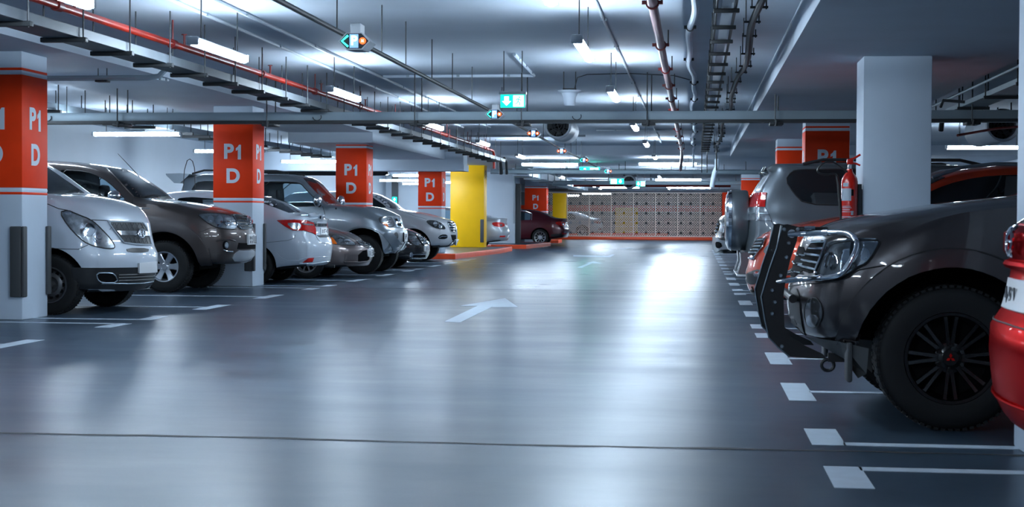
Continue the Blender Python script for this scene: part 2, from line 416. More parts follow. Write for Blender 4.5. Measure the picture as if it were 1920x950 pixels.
# white end wall column with dark edge, and far P1 D column
t = thing('white_pier', 'broad white pier with a dark edge strip, on the second kerb island', 'column', (-7.3, 58.6, .142))
b = MB(); b.bbox((-8.3, 57.4, .142), (-6.72, 59.0, 2.84), .04); b.build('shaft', wall_m, t)
b = MB(); b.bbox((-6.72, 57.5, .142), (-6.52, 57.62, 2.4), .01); b.build('edge_strip', guard_m, t)
b = MB(); b.tube([(-6.75, 57.36, .9), (-6.75, 57.36, 2.84)], .03, 8); b.build('conduit', pvc, t)
column('concrete_column', 'farthest P1 D column, directly behind the maroon saloon roof', -7.75, -6.75, 70.0, .8, 0, 2.84, concrete, (1.34, 2.55), True, 'R', False, ztxt=(2.02, 1.62))
b = MB(); b.bbox((1.38, 79.2, .15), (1.75, 79.7, 2.45), .01); tag(b.build('orange_post', orange, None, True, off=(1.55, 79.45, .15)), 'slim orange post closing the right end of the lattice screen', 'post')

# ------------------------------------------------------------------ kerb islands
def island(label, outline, h=0.145):
    cx = sum(p[0] for p in outline) / len(outline); cy = sum(p[1] for p in outline) / len(outline)
    t = thing('kerb_island', label, 'kerb', (cx, cy, 0))
    n = len(outline)
    inn = []
    for p in outline:
        d = Vector((cx - p[0], cy - p[1])); d = d / max(d.length, .01) * .22; inn.append((p[0] + d.x, p[1] + d.y))
    b = MB(); bv = .03
    b.add([(p[0], p[1], 0) for p in outline] + [(p[0], p[1], h - bv) for p in outline] + [(p[0] + (q[0]-p[0])*.14, p[1] + (q[1]-p[1])*.14, h) for p, q in zip(outline, inn)] + [(q[0], q[1], h) for q in inn] + [(q[0], q[1], 0) for q in inn],
          [(r*n + i, r*n + (i+1) % n, (r+1)*n + (i+1) % n, (r+1)*n + i) for r in range(4) for i in range(n)])
    b.build('kerb_edge', curb_o, t)
    b = MB(); b.add([(q[0], q[1], h - .004) for q in inn], [tuple(range(n))]); b.build('island_top', floor_m, t, False)
    return t
island('orange edged kerb island carrying the big yellow column', [(-8.6, 41.0), (-6.42, 41.0), (-6.05, 48.0), (-6.12, 51.5), (-8.6, 51.5)])
island('second orange kerb island, under the white pier', [(-7.3, 54.9), (-6.02, 54.9), (-5.68, 60.8), (-6.0, 61.4), (-8.4, 61.4), (-8.4, 56.4)])
island('short third orange kerb in front of the maroon saloon tail', [(-6.55, 67.6), (-5.98, 67.6), (-5.98, 69.4), (-6.55, 69.4)])
b = MB(); b.bbox((-7.6, 79.0, 0), (1.75, 80.3, .15), .02); tag(b.build('kerb', curb_o, None, True, off=(-2.9, 79.6, 0)), 'long orange kerb running under the far lattice screen', 'kerb')

# ------------------------------------------------------------------ lattice screen at the far end
def lattice_mesh(w, h):
    b = MB(); c = 0.128; nx = int(round((w - .05) / c)); cx = (w - .05) / nx; nz = int(round(h / c)); cz = h / nz; t_ = .0105; y0, y1 = -.012, .012
    def bar(p, q, th):
        p = Vector(p); q = Vector(q); d = (q - p).normalized(); nn = Vector((-d.y, d.x)) * th
        vs = []
        for y in (y0, y1): vs += [(a.x, y, a.y) for a in (p + nn, q + nn, q - nn, p - nn)]
        b.add(vs, [(0,1,2,3), (7,6,5,4), (0,4,5,1), (1,5,6,2), (2,6,7,3), (3,7,4,0)])
    x00 = .025
    for i in range(nx):
        for k in range(nz):
            x = x00 + i * cx; z = k * cz; mx_, mz_ = x + cx/2, z + cz/2
            hole = (i % 4 == 1 and k % 4 == 1)
            if not hole:
                bar((x, mz_), (mx_, z + cz), t_); bar((mx_, z), (x + cx, mz_), t_)
                bar((x, mz_), (mx_, z), t_) ; bar((mx_, z + cz), (x + cx, mz_), t_)
            if k % 2 == 0 and i % 2 == 0: bar((x, z), (x + cx, z), t_)
    return b
PW = 1.1455
def lattice_panel(i):
    x = -7.79 + i * PW
    t = thing('lattice_panel', '', 'screen', (x, 79.9, .166), 'panels of the far lattice screen')
    return t
names = ['leftmost lattice panel, seen in the gap left of the far yellow column', 'lattice panel just right of the far yellow column', 'lattice panel second to the right of the far yellow column', 'third lattice panel to the right of the far yellow column', 'fourth lattice panel to the right of the far yellow column, under the round duct fan',
         'fifth lattice panel to the right of the far yellow column', 'second last lattice panel before the orange post', 'last lattice panel on the right, touching the orange post']
p0 = lattice_panel(0); p0['label'] = names[0]
lm = lattice_mesh(PW, 2.28); lm.v = [(v[0] + p0.location.x, v[1] + 79.9, v[2] + .166) for v in lm.v]; lm.build('lattice', screen_m, p0, False)
b = MB(); x = p0.location.x
b.box((x, 79.85, .155), (x + .055, 79.95, 2.445)); b.box((x, 79.86, .155), (x + PW, 79.94, .20)); b.box((x, 79.86, 2.40), (x + PW, 79.94, 2.445)); b.build('frame', screen_m, p0, False)
for i in range(1, 8): copy_tree(p0, None, (-7.79 + i * PW, 79.9, .166), names[i])

# things seen through the screen
b = MB(); b.bbox((-4.9, 95, 0), (-3.5, 95.6, 1.75), .02); tag(b.build('yellow_barrier', yellow, None, True, off=(-4.2, 95.3, 0)), 'yellow block glimpsed through the lattice screen', 'barrier')
b = MB(); b.bbox((-9.5, 92.0, 0), (-1.6, 92.4, .22), .02); tag(b.build('kerb', curb_o, None, True, off=(-5.5, 92.2, 0)), 'orange kerb glimpsed low through the lattice screen', 'kerb')

# ------------------------------------------------------------------ lamps
def lamp_at(px, py, pz):   # unused helper kept out
    pass
def tube_light(label, group, c, L=1.5, axis='y', zc=ZC):
    x, y, z = c
    t = thing('tube_light', label, 'lamp', (x, y, z), group)
    M = Matrix.Translation(c) @ (Matrix.Identity(4) if axis == 'y' else Matrix.Rotation(PI/2, 4, 'Z'))
    b = MB(); h = L/2; q_ = .78
    prof = [(-.036, .030), (-.036, .05), (-.026, .062), (.026, .062), (.036, .05), (.036, .030)]
    b.prism([(p[0]*q_, p[1]*q_) for p in prof], 1, -h, h)
    for e in (-h - .045, h): b.bbox((-.05, e, -.030), (.05, e + .045, .045), .010)
    b.v = [tuple(M @ Vector(p)) for p in b.v]; b.build('housing', housing, t)
    b = MB(); prof = [(.034, .034), (.052, .024)] + [(.06 * math.cos(a), .004 - .052 * math.sin(a)) for a in np.linspace(0, PI, 9)] + [(-.052, .024), (-.034, .034)]
    b.prism([(p[0]*q_, p[1]*q_) for p in prof], 1, -h, h); b.v = [tuple(M @ Vector(p)) for p in b.v]; b.build('diffuser', tube_e, t)
    for e in (-h * .72, h * .72):
        p = M @ Vector((0, e, .055)); b = MB(); b.tube([p, (p.x, p.y, zc)], .006, 6); b.build('hanger_rod', rod_m, t)
    return t
ys = [-2.6, 3.6, 9.9, 13.75, 18.8, 25.4, 31.4, 38.2]
ordn = ['nearest', 'second', 'third', 'fourth', 'fifth', 'sixth', 'seventh']
lab_r = ['', '', 'strip light cut off by the top edge, above the aisle middle', 'large near strip light hanging over the aisle, right of the exit sign', 'strip light over the aisle below the ceiling conduit, right of the loudspeaker', 'strip light over the aisle just below the long cross trunking', 'small strip light over the aisle, second beyond the cross trunking', 'smallest far strip light over the aisle, third beyond the cross trunking']
lab_l = ['', '', 'strip light of the left row cut by the top left picture edge', 'large near strip light beside the red pipe at upper left', 'strip light left of the near parking sensor, beside the red pipe', 'strip light on the left just beyond the cross trunking', 'small left strip light, second beyond the cross trunking', 'smallest far left strip light, above the red pipe elbow']
for i, y in enumerate(ys):
    z2 = ZC
    tube_light(lab_r[i] or 'strip light of the aisle row out of the picture, ' + ('behind the camera' if i == 0 else 'overhead'), 'strip lights over the aisle', (-1.0, y, 2.645), 1.5, 'y', z2)
    tube_light(lab_l[i] or ('strip light of the left row out of the picture, ' + ('behind the camera' if i == 0 else 'overhead')), 'strip lights over the aisle', (-4.35, y, 2.66), 1.5, 'y', z2)
for lab, x, y, z, zc in [
    ('long bright tube on the left wall side, above the bronze SUV', -10.1, 27.0, 2.62, ZC),
    ('tube light partly hidden behind the left edge of the second P1 D column', -10.6, 34.2, 2.62, ZC),
    ('bright tube right of the second P1 D column, above the silver SUV roof', -10.2, 40.2, 2.60, ZC),
    ('tube light beyond the downstand beam at left, over the hidden bays', -10.2, 46.5, 2.45, 2.84),
    ('far tube light left of the third P1 D column, nearest the cross wall', -10.6, 55.0, 2.45, 2.84),
    ('tube light over the left bays level with the drop beam end', -8.75, 48.2, 2.45, 2.84),
    ('added long tube brightening the white cross wall, left of the fourth P1 D column', -10.8, 60.5, 2.45, 2.84),  # extra lamp, added to brighten the cross wall
    ('added tube brightening the white cross wall, behind the fourth P1 D column', -9.5, 58.0, 2.45, 2.84),  # second extra lamp added for a brighter cross wall
    ('added tube light brightening the left bays before the bronze SUV, outside the picture', -10.1, 22.5, 2.62, ZC),  # unseen extra lamp, put in to brighten the left bays
    ('tube light over the near left bays, outside the left picture edge', -10.1, 19.0, 2.62, ZC),
    ('tube light on the right above the orange car roof', 5.95, 32.5, 2.62, ZC),
    ('tube light far on the right behind the columns', 5.95, 46.0, 2.45, 2.84),
    ('crosswise tube light over the far aisle, left of the two at the ceiling step', -4.15, 44.0, 2.66, 2.84),
    ('crosswise tube light over the far aisle, right of the two at the ceiling step', -0.77, 43.6, 2.66, 2.84),
    ('crosswise tube light just above the lattice screen, left of the pair', -3.65, 74.0, 2.58, 2.84),
    ('crosswise tube light just above the lattice screen, right of the pair', -0.25, 74.0, 2.58, 2.84),
    ('crosswise tube light far over the right side of the aisle, nearer one', -.5, 50.5, 2.62, 2.84),
    ('crosswise tube light far over the right side of the aisle, farther one', -.6, 55.0, 2.5, 2.84),
    ('tube light glimpsed behind the lattice screen', -5.6, 88.0, 2.5, 3.0),
    ('tube light deep behind the lattice screen on the left', -8.0, 96.0, 2.5, 3.0)]:
    tube_light(lab, 'crosswise tube lights', (x, y, z), 1.95 if y == 74.0 else 1.6, 'x', zc)
for lab, x, y in [('far left small strip light over the kerb islands', -4.5, 52.0), ('far small strip light above the green signs', -1.2, 52.0), ('distant strip light left, before the lattice screen', -4.4, 67.0), ('distant strip light right, before the lattice screen', -1.2, 68.0), ('farthest strip light on the left, close to the lattice screen', -4.4, 71.5), ('farthest strip light on the right, close to the lattice screen', -1.2, 71.5)]:
    tube_light(lab, 'strip lights over the aisle', (x, y, 2.5), 1.5, 'y', 2.84)

# ------------------------------------------------------------------ services under the ceiling
def rods(t, pts, z0, z1, r=.006, name='hanger_rod'):
    for (x, y) in pts:
        b = MB(); b.tube([(x, y, z0), (x, y, z1)], r, 6); b.build(name, rod_m, t)
def clampset(t, pts, m, rr=.05):
    for p in pts:
        b = MB(); b.lathe([(rr*.75, -.018), (rr, -.018), (rr, .018), (rr*.75, .018)], Matrix.Translation(p), 14, closed=True)
        b.box((p[0] - rr*1.5, p[1] - .015, p[2] - .012), (p[0] - rr*.8, p[1] + .015, p[2] + .02)); b.box((p[0] + rr*.8, p[1] - .015, p[2] - .012), (p[0] + rr*1.5, p[1] + .015, p[2] + .02))
        b.build('pipe_clamp', m, t)

# long cross trunking
t = thing('cable_trunking', 'long grey trunking crossing the whole aisle under the ceiling', 'trunking', (-4, 20.9, 2.43))
b = MB(); b.bbox((-12.9, 20.83, 2.466), (8.9, 20.97, 2.585), .006); b.build('trunk', trunk_m, t)
b = MB(); b.box((-12.9, 20.78, 2.427), (8.9, 20.99, 2.468)); b.build('lower_channel', darkst, t, False)
for x in (-11.2, -8.05, -5.9, -3.82, -2.35, -.65, 1.05, 3.6, 5.5):
    zt = ZL if -8.6 < x < -6.77 else (ZR if .93 < x < 3.3 else ZC)
    b = MB(); b.tube([(x, 20.76, 2.39), (x, 20.76, zt)], .009, 6); b.tube([(x + .05, 21.03, 2.39), (x + .05, 21.03, zt)], .009, 6); b.build('hanger_rod', rod_m, t)
    b = MB(); b.bbox((x - .07, 20.74, 2.39), (x + .11, 21.05, 2.43), .008); b.tube([(x + .01, 20.75, 2.375), (x + .02, 20.75, 2.455)], .022, 8); b.build('bracket', darkst, t)
# cable hooks on the trunking
for x in (-5.2, -9.1, -1.6, 2.2):
    b = MB(); b.tube([(x + .06*math.cos(a), 20.815, 2.518 + .05*math.sin(a)) for a in np.linspace(PI, 2.15*PI, 10)], .006, 6); b.build('cable_hook', darkst, t)

# left cable tray with dark brackets
t = thing('cable_tray', 'pale cable tray on dark brackets running along the left of the aisle', 'tray', (-5.15, 22, 2.6))
b = MB(); b.bbox((-5.04, 5.0, 2.60), (-5.02, 40.6, 2.685), .004); b.bbox((-5.32, 5.0, 2.60), (-5.30, 40.6, 2.685), .004); b.box((-5.3, 5.0, 2.60), (-5.04, 40.6, 2.61)); b.build('tray', tray_m, t, False)
b = MB()
for k, (xx, rr) in enumerate(((-5.24, .022), (-5.18, .03), (-5.10, .026))): b.tube([(xx + .01*math.sin(y*.9 + k), y, 2.615 + rr) for y in np.linspace(5.2, 40.4, 60)], rr, 8)
b.build('cables', blackp, t)
yy = 6.9
while yy < 40:
    b = MB(); b.bbox((-5.36, yy - .03, 2.565), (-4.97, yy + .03, 2.605), .006); b.build('bracket', darkst, t)
    b = MB(); b.tube([(-5.0, yy, 2.56), (-5.0, yy, ZC)], .007, 6); b.tube([(-5.34, yy, 2.605), (-5.34, yy, ZC)], .007, 6); b.build('hanger_rod', rod_m, t)
    yy += 1.05
b = MB(); b.tube([(-5.2, 40.6, 2.7), (-5.2, 41.0, 2.66), (-5.2, 41.1, 2.45), (-5.2, 41.15, 2.3)], .05, 8); b.tube([(-5.05, 40.6, 2.7), (-5.05, 41.0, 2.66), (-5.05, 41.1, 2.45), (-5.05, 41.15, 2.3)], .04, 8); b.build('cable_drop', darkst, t)

# deep left tray
t = thing('cable_tray', 'grey cable tray on many rods deep over the left bays', 'tray', (-9.72, 30, 2.6))
b = MB(); b.box((-9.57, 12, 2.72), (-9.55, 41.2, 2.82)); b.box((-9.97, 12, 2.72), (-9.95, 41.2, 2.82)); b.box((-9.95, 12, 2.72), (-9.57, 41.2, 2.73)); b.build('tray', trunk_m, t, False)
for k in range(28):
    y = 13 + k * 1.02
    b = MB(); b.tube([(-9.52, y, 2.68), (-9.52, y, ZC)], .009, 6); b.tube([(-10.0, y, 2.68), (-10.0, y, ZC)], .009, 6); b.build('hanger_rod', rod_m, t)
    b = MB(); b.box((-10.04, y - .03, 2.67), (-9.48, y + .03, 2.72)); b.build('bracket', darkst, t, False)

# far left ladder duct near the small yellow column
t = thing('cable_tray', 'pale boxed tray beyond the big yellow column, above the maroon saloon', 'tray', (-5.5, 58, 2.5))
b = MB(); b.box((-5.95, 50, 2.5), (-5.9, 78, 2.74)); b.box((-5.45, 50, 2.5), (-5.4, 78, 2.74)); b.box((-5.9, 50, 2.5), (-5.45, 78, 2.53)); b.build('tray', whitep, t, False)
for k in range(10):
    y = 51 + k*2.7
    b = MB(); b.box((-5.98, y - .05, 2.46), (-5.37, y + .05, 2.84)); b.build('bracket', trunk_m, t, False)

# pipes
t = thing('sprinkler_pipe', 'orange red sprinkler pipe beside the left tube lights', 'pipe', (-5.2, 22, 2.85))
b = MB(); b.tube([(-5.2, -2, 2.86), (-5.2, 39.2, 2.86), (-5.2, 39.5, 2.84), (-5.2, 39.62, 2.74), (-5.2, 39.64, 2.4)], .034, 12); b.build('pipe', redpipe, t)
k = 0
for y in (6.0, 8.9, 12.1, 14.9, 18.1, 20.7, 23.6, 26.4, 29.3, 32.0, 35.0, 38.0):
    b = MB(); b.lathe([(.034, -.05), (.047, -.05), (.047, .05), (.034, .05)], Matrix.Translation((-5.2, y, 2.86)), 14); b.build('coupling', redcl, t)
    b = MB(); b.tube([(-5.2, y, 2.89), (-5.2, y, ZC)], .009, 6)
    b.tube([(-5.2, y + .35, 2.89), (-5.2, y + .35, 2.99)], .012, 8); b.lathe([(.0, .0), (.03, .0), (.03, .008), (0, .008)], Matrix.Translation((-5.2, y + .35, 2.99)) @ Matrix.Rotation(PI/2, 4, 'X'), 12); b.build('sprinkler_head', redcl, t)
t = thing('sprinkler_pipe', 'dusty red pipe with dark red clamps above the aisle, left of the cable ladder', 'pipe', (-.36, 22, 2.9))
b = MB(); b.tube([(-.37, -2, 2.93), (-.355, 41.0, 2.93), (-.355, 41.5, 2.8), (-.40, 42.2, 2.45)], .042, 12); b.build('pipe', mauve, t)
for y in (9.8, 12.85, 16.0, 18.6, 20.9, 23.2, 25.6, 28.4, 31.2, 34.0, 37.0, 40.0):
    clampset(t, [(-.365, y, 2.93)], redcl, .058)
    b = MB(); b.tube([(-.29, y + .1, 2.93), (-.29, y + .1, ZC)], .008, 6); b.build('hanger_rod', rod_m, t)
t = thing('sprinkler_pipe', 'red pipe high on the right beside the round duct fan', 'pipe', (3.9, 30, 2.5))
b = MB(); b.tube([(3.95, 24, 2.42), (4.6, 24.6, 2.55), (5.2, 25, 2.62)], .02, 10); b.build('pipe', redpipe, t); rods(t, [(4.0, 24.1)], 2.44, ZC)
t = thing('flex_duct', 'white wavy conduit on the ceiling between the red pipe and the cable ladder', 'conduit', (-.05, 22, 3.0))
b = MB(); b.tube([(-.05 + .035*math.sin(y*.62) + .015*math.sin(y*1.9), y, 3.02 + .012*math.sin(y*1.3)) for y in np.linspace(2, 41.5, 140)], .032, 10); b.tube([(-.05, 41.5, 3.02), (-.05, 41.65, 2.9), (-.05, 41.7, 2.5)], .03, 10); b.build('duct', whitep, t)
for y in np.linspace(6, 40, 12):
    clampset(t, [(-.05 + .035*math.sin(y*.62) + .015*math.sin(y*1.9), y, 3.02)], darkst, .04)
t = thing('cable_ladder', 'dark cable ladder with open rungs above the aisle', 'tray', (.24, 22, 2.86))
b = MB(); 
for x in (.165, .315): b.box((x - .008, 2, 2.84), (x + .008, 40.9, 2.90))
b.box((.2, 2, 2.845), (.28, 40.9, 2.852), 1)
b.build('side_rails', [darkst, pvc], t, False)
y = 9.27
while y < 40:
    b = MB(); b.bbox((.135, y - .02, 2.805), (.345, y + .02, 2.84), .006); b.build('rung', darkst, t)
    b = MB(); b.tube([(.15, y, 2.82), (.15, y, ZC)], .006, 6); b.build('hanger_rod', rod_m, t)
    y += 1.1
b = MB(); b.tube([(.17, 40.9, 2.87), (.17, 41.2, 2.8), (.17, 41.3, 2.35)], .012, 6); b.tube([(.31, 40.9, 2.87), (.31, 41.2, 2.8), (.31, 41.3, 2.35)], .012, 6); b.build('ladder_drop', darkst, t)
t = thing('cable_bundle', 'dark clipped cable bundle sagging along the ceiling right of the cable ladder', 'cable', (.53, 22, 2.9))
b = MB(); pts = [(.525 + .03*math.sin(y*.8), y, 2.90 + .03*math.sin(y*1.37)) for y in np.linspace(2, 40.5, 140)]
b.tube(pts, .031, 8); b.tube([(p[0] + .03, p[1], p[2] + .018) for p in pts], .014, 6); b.build('cables', darkst, t)
for y in np.linspace(9, 40, 26):
    x = .525 + .03*math.sin(y*.8); z = 2.90 + .03*math.sin(y*1.37)
    b = MB(); b.box((x - .07, y - .012, z - .012), (x + .075, y + .012, z + .006)); b.tube([(x - .055, y, z), (x - .055, y, ZC)], .006, 6); b.tube([(x + .06, y, z - .02), (x + .06, y, z + .06)], .007, 6); b.build('cable_clip', darkst, t)
b = MB(); b.tube([(.53, 40.4, 2.9), (.55, 40.9, 2.75), (.56, 41, 2.4)], .02, 8); b.build('cable_drop', darkst, t)

# ceiling conduits
def conduit(label, pts, r=.018, m=pvc, ncl=8):
    P = [Vector(p) for p in pts]; c = P[0]
    t = thing('ceiling_conduit', label, 'conduit', c)
    b = MB(); b.tube(P, r, 8); b.build('conduit_tube', m, t)
    b = MB()
    for i in range(len(P) - 1):
        for k in range(ncl):
            p = P[i].lerp(P[i+1], (k + .5) / ncl); d = (P[i+1] - P[i]); s = Vector((.028, .02, .014)) if abs(d.y) > abs(d.x) else Vector((.02, .028, .014))
            b.box(p - s, p + s)
    b.build('saddle_clips', steel, t, False)
    return t
conduit('straight ceiling conduit feeding the aisle strip lights', [(-.91, 2, ZC - .02), (-.88, 40, ZC - .02)], .018, pvc, 16)
conduit('left one of the two ceiling conduits between the left lamps and the sensor rail', [(-4.55, 2, ZC - .02), (-4.80, 24, ZC - .02), (-5.0, 33, ZC - .02)], .02, pvc, 8)
conduit('right one of the two ceiling conduits between the left lamps and the sensor rail', [(-4.22, 2, ZC - .02), (-4.36, 24, ZC - .02), (-4.42, 33, ZC - .02)], .02, pvc, 8)
a = at(735, 141, 20.6); c2 = at(946, 142, 20.6)
conduit('short crosswise conduit on the ceiling above the exit sign', [(-4.3, 20.95, ZC - .018), (-2.2, 20.95, ZC - .018), (-2.15, 18.2, ZC - .018)], .022, whitep, 3)
conduit('crosswise ceiling conduit beyond the cross trunking', [(-5.6, 36.5, ZC - .02), (-2.6, 36.5, ZC - .02)], .025, pvc, 3)
conduit('crosswise ceiling conduit above the far strip lights on the right', [(-2.2, 34.2, ZC - .02), (.4, 34.2, ZC - .02)], .02, pvc, 3)
conduit('conduit running along the lowered slab above the second P1 D column', [(-8.5, 18.9, ZL - .02), (-6.9, 18.9, ZL - .02), (-6.8, 19.3, ZL - .02)], .02, pvc, 3)
t = thing('drain_pipe', 'short grey crosswise pipe with an elbow, right of the nearest P1 D column', 'pipe', (-7, 18, 2.79))
b = MB(); b.tube([(-8.5, 17.9, 2.80), (-6.55, 17.9, 2.80), (-6.42, 17.9, 2.82), (-6.30, 17.9, 2.93), (-6.28, 17.9, ZC)], .034, 10); b.build('pipe', trunk_m, t)
b = MB(); b.bbox((-7.2, 17.84, 2.75), (-7.05, 17.96, 2.775), .005); b.tube([(-7.18, 17.9, 2.76), (-7.18, 17.9, ZL)], .006, 6); b.tube([(-7.07, 17.9, 2.76), (-7.07, 17.9, ZL)], .006, 6); b.build('pipe_hanger', darkst, t)
# wire from the loudspeaker across to the white duct
b = MB(); b.tube([(-1.62, 20.6, 2.86), (-1.58, 20.6, 3.02), (-1.45, 20.6, 3.06), (-.9, 20.6, 3.07), (-.3, 20.6, 3.04), (-.08, 20.6, 2.98)], .007, 6)
tag(b.build('speaker_wire', darkst, None, off=(-1.6, 20.6, 2.86)), 'thin wire looping from the loudspeaker to the white conduit', 'wire')

# far services jumble beyond the ceiling step
def far_pipe(label, z, y, x0, x1, r, m):
    b = MB(); b.tube([(x0, y, z), (x1, y, z)], r, 10)
    t = thing('crosswise_pipe', label, 'pipe', ((x0+x1)/2, y, z)); b.build('pipe', m, t)
    for x in np.linspace(x0 + .5, x1 - .5, 5):
        b = MB(); b.tube([(x, y, z), (x, y, 2.84)], .01, 6); b.build('hanger_rod', rod_m, t)
far_pipe('thick grey crosswise pipe right behind the far pair of tubes', 2.52, 46.5, -6.2, 2.0, .07, trunk_m)
far_pipe('crosswise pipe between the ceiling step and the green signs', 2.62, 48.8, -6.2, 1.4, .05, steel)
far_pipe('dark red crosswise pipe just above the lattice screen', 2.50, 66, -5.2, 1.5, .05, redpipe)
far_pipe('grey crosswise pipe beyond the far green signs', 2.44, 57.5, -5.3, 2.0, .08, trunk_m)
far_pipe('grey crosswise pipe resting along the top of the lattice screen', 2.55, 78.5, -7.6, 1.7, .06, steel)
t = thing('air_duct', 'fat dark crosswise duct behind the third P1 D column', 'duct', (-9, 44.5, 2.4))
b = MB(); b.tube([(-12.6, 44.5, 2.44), (-9.1, 44.5, 2.44), (-8.98, 44.5, 2.44)], [.10, .10, .06], 20); b.build('duct', darkst, t); rods(t, [(-11.5, 44.5), (-9.4, 44.5)], 2.5, 2.84)
t = thing('down_pipe', 'white pipe bending down beside the cable ladder end', 'pipe', (.55, 45, 2.5))
b = MB(); b.tube([(.62, 44.6, 2.84), (.62, 44.6, 2.62), (.55, 44.7, 2.45), (.48, 44.8, 2.05)], .07, 12); b.build('pipe', whitep, t)
t = thing('wall_pipe', 'dark vertical pipe on the white cross wall, left of the green sign', 'pipe', (-11.9, 63.9, 0))
b = MB(); b.tube([(-12.55, 63.88, .0), (-12.55, 63.88, 2.84)], .10, 10); b.build('pipe', guard_m, t)

# round duct fans
def jet_fan(label, c, r, L):
    t = thing('jet_fan', label, 'fan', c)
    M = Matrix.Translation(c)
    b = MB(); b.lathe([(r*.86, .0), (r, -.03), (r*1.06, .0), (r*1.0, .06), (r*1.0, L*.45), (r*1.08, L*.47), (r*1.08, L*.55), (r, L*.57), (r, L), (r*.86, L), (r*.86, .0)], M, 36); b.build('casing', pvc, t)
    b = MB(); b.lathe([(r*.86, .35), (0.001, .35)], M, 32); b.lathe([(.001, .12), (r*.3, .16), (r*.3, .35)], M, 20); b.build('rotor_hub', darkcav, t)
    b = MB()
    for q in (.28, .5, .7): b.tube([(c[0] + r*q*math.cos(a), c[1] + .03, c[2] + r*q*math.sin(a)) for a in np.linspace(0, 2*PI, 28)[:-1]], .006, 5, closed=True)
    for a in (0.3, 0.3 + PI/2): b.tube([(c[0] - r*.86*math.cos(a), c[1] + .03, c[2] - r*.86*math.sin(a)), (c[0] + r*.86*math.cos(a), c[1] + .03, c[2] + r*.86*math.sin(a))], .008, 5)
    b.build('guard_grille', darkst, t)
    b = MB()
    for k in range(8):
        a = k*PI/4; d = Vector((math.cos(a), 0, math.sin(a))); e = Vector((-math.sin(a), .5, math.cos(a)))
        p = Vector(c) + Vector((0, .25, 0)); b.add([p + d*r*.28 - e*.03, p + d*r*.84 - e*.06, p + d*r*.84 + e*.06, p + d*r*.28 + e*.03], [(0,1,2,3)])
    b.build('blades', guard_m, t, False)
    b = MB()
    for yq in (L*.25, L*.8):
        b.box((c[0] - r, c[1] + yq - .03, c[2] + r*.95), (c[0] + r, c[1] + yq + .03, c[2] + r*1.05)); b.tube([(c[0] - r*.9, c[1] + yq, c[2] + r), (c[0] - r*.9, c[1] + yq, ZC if c[1] < 41 else 2.84)], .012, 6); b.tube([(c[0] + r*.9, c[1] + yq, c[2] + r), (c[0] + r*.9, c[1] + yq, ZC if c[1] < 41 else 2.84)], .012, 6)
    b.build('mounting_frame', darkst, t, False)
    return t
jet_fan('round grey duct fan beyond the cross trunking, left of the aisle middle', (-2.52, 28.2, 2.835), .240, 2.0)
jet_fan('round duct fan at upper right behind the cross trunking', (5.0, 26.0, 2.69), .26, 2.1)
jet_fan('small far duct fan behind the green signs', (-2.5, 58.3, 2.50), .24, 1.6)

# loudspeaker
t = thing('loudspeaker', 'white bell shaped loudspeaker hanging left of the aisle strip lights', 'loudspeaker', (-1.62, 20.6, 2.76))
c = at(1068, 183, 20.6); c.z += 0
Mz = Matrix.Translation(c) @ Matrix.Rotation(-PI/2, 4, 'X')
b = MB(); b.lathe([(.0, -.11), (.07, -.11), (.075, -.09), (.085, 0), (.11, .06), (.155, .085), (.16, .095), (.1, .10), (0, .10)], Matrix.Translation(c) @ Matrix.Rotation(PI/2, 4, 'X'), 28); b.build('horn', whitep, t)
b = MB(); b.box((c.x - .09, c.y - .03, c.z + .10), (c.x + .09, c.y + .03, c.z + .125)); b.tube([(c.x - .08, c.y, c.z + .11), (c.x - .08, c.y, ZC)], .007, 6); b.tube([(c.x + .08, c.y, c.z + .11), (c.x + .08, c.y, ZC)], .007, 6); b.build('mounting_bracket', darkst, t)

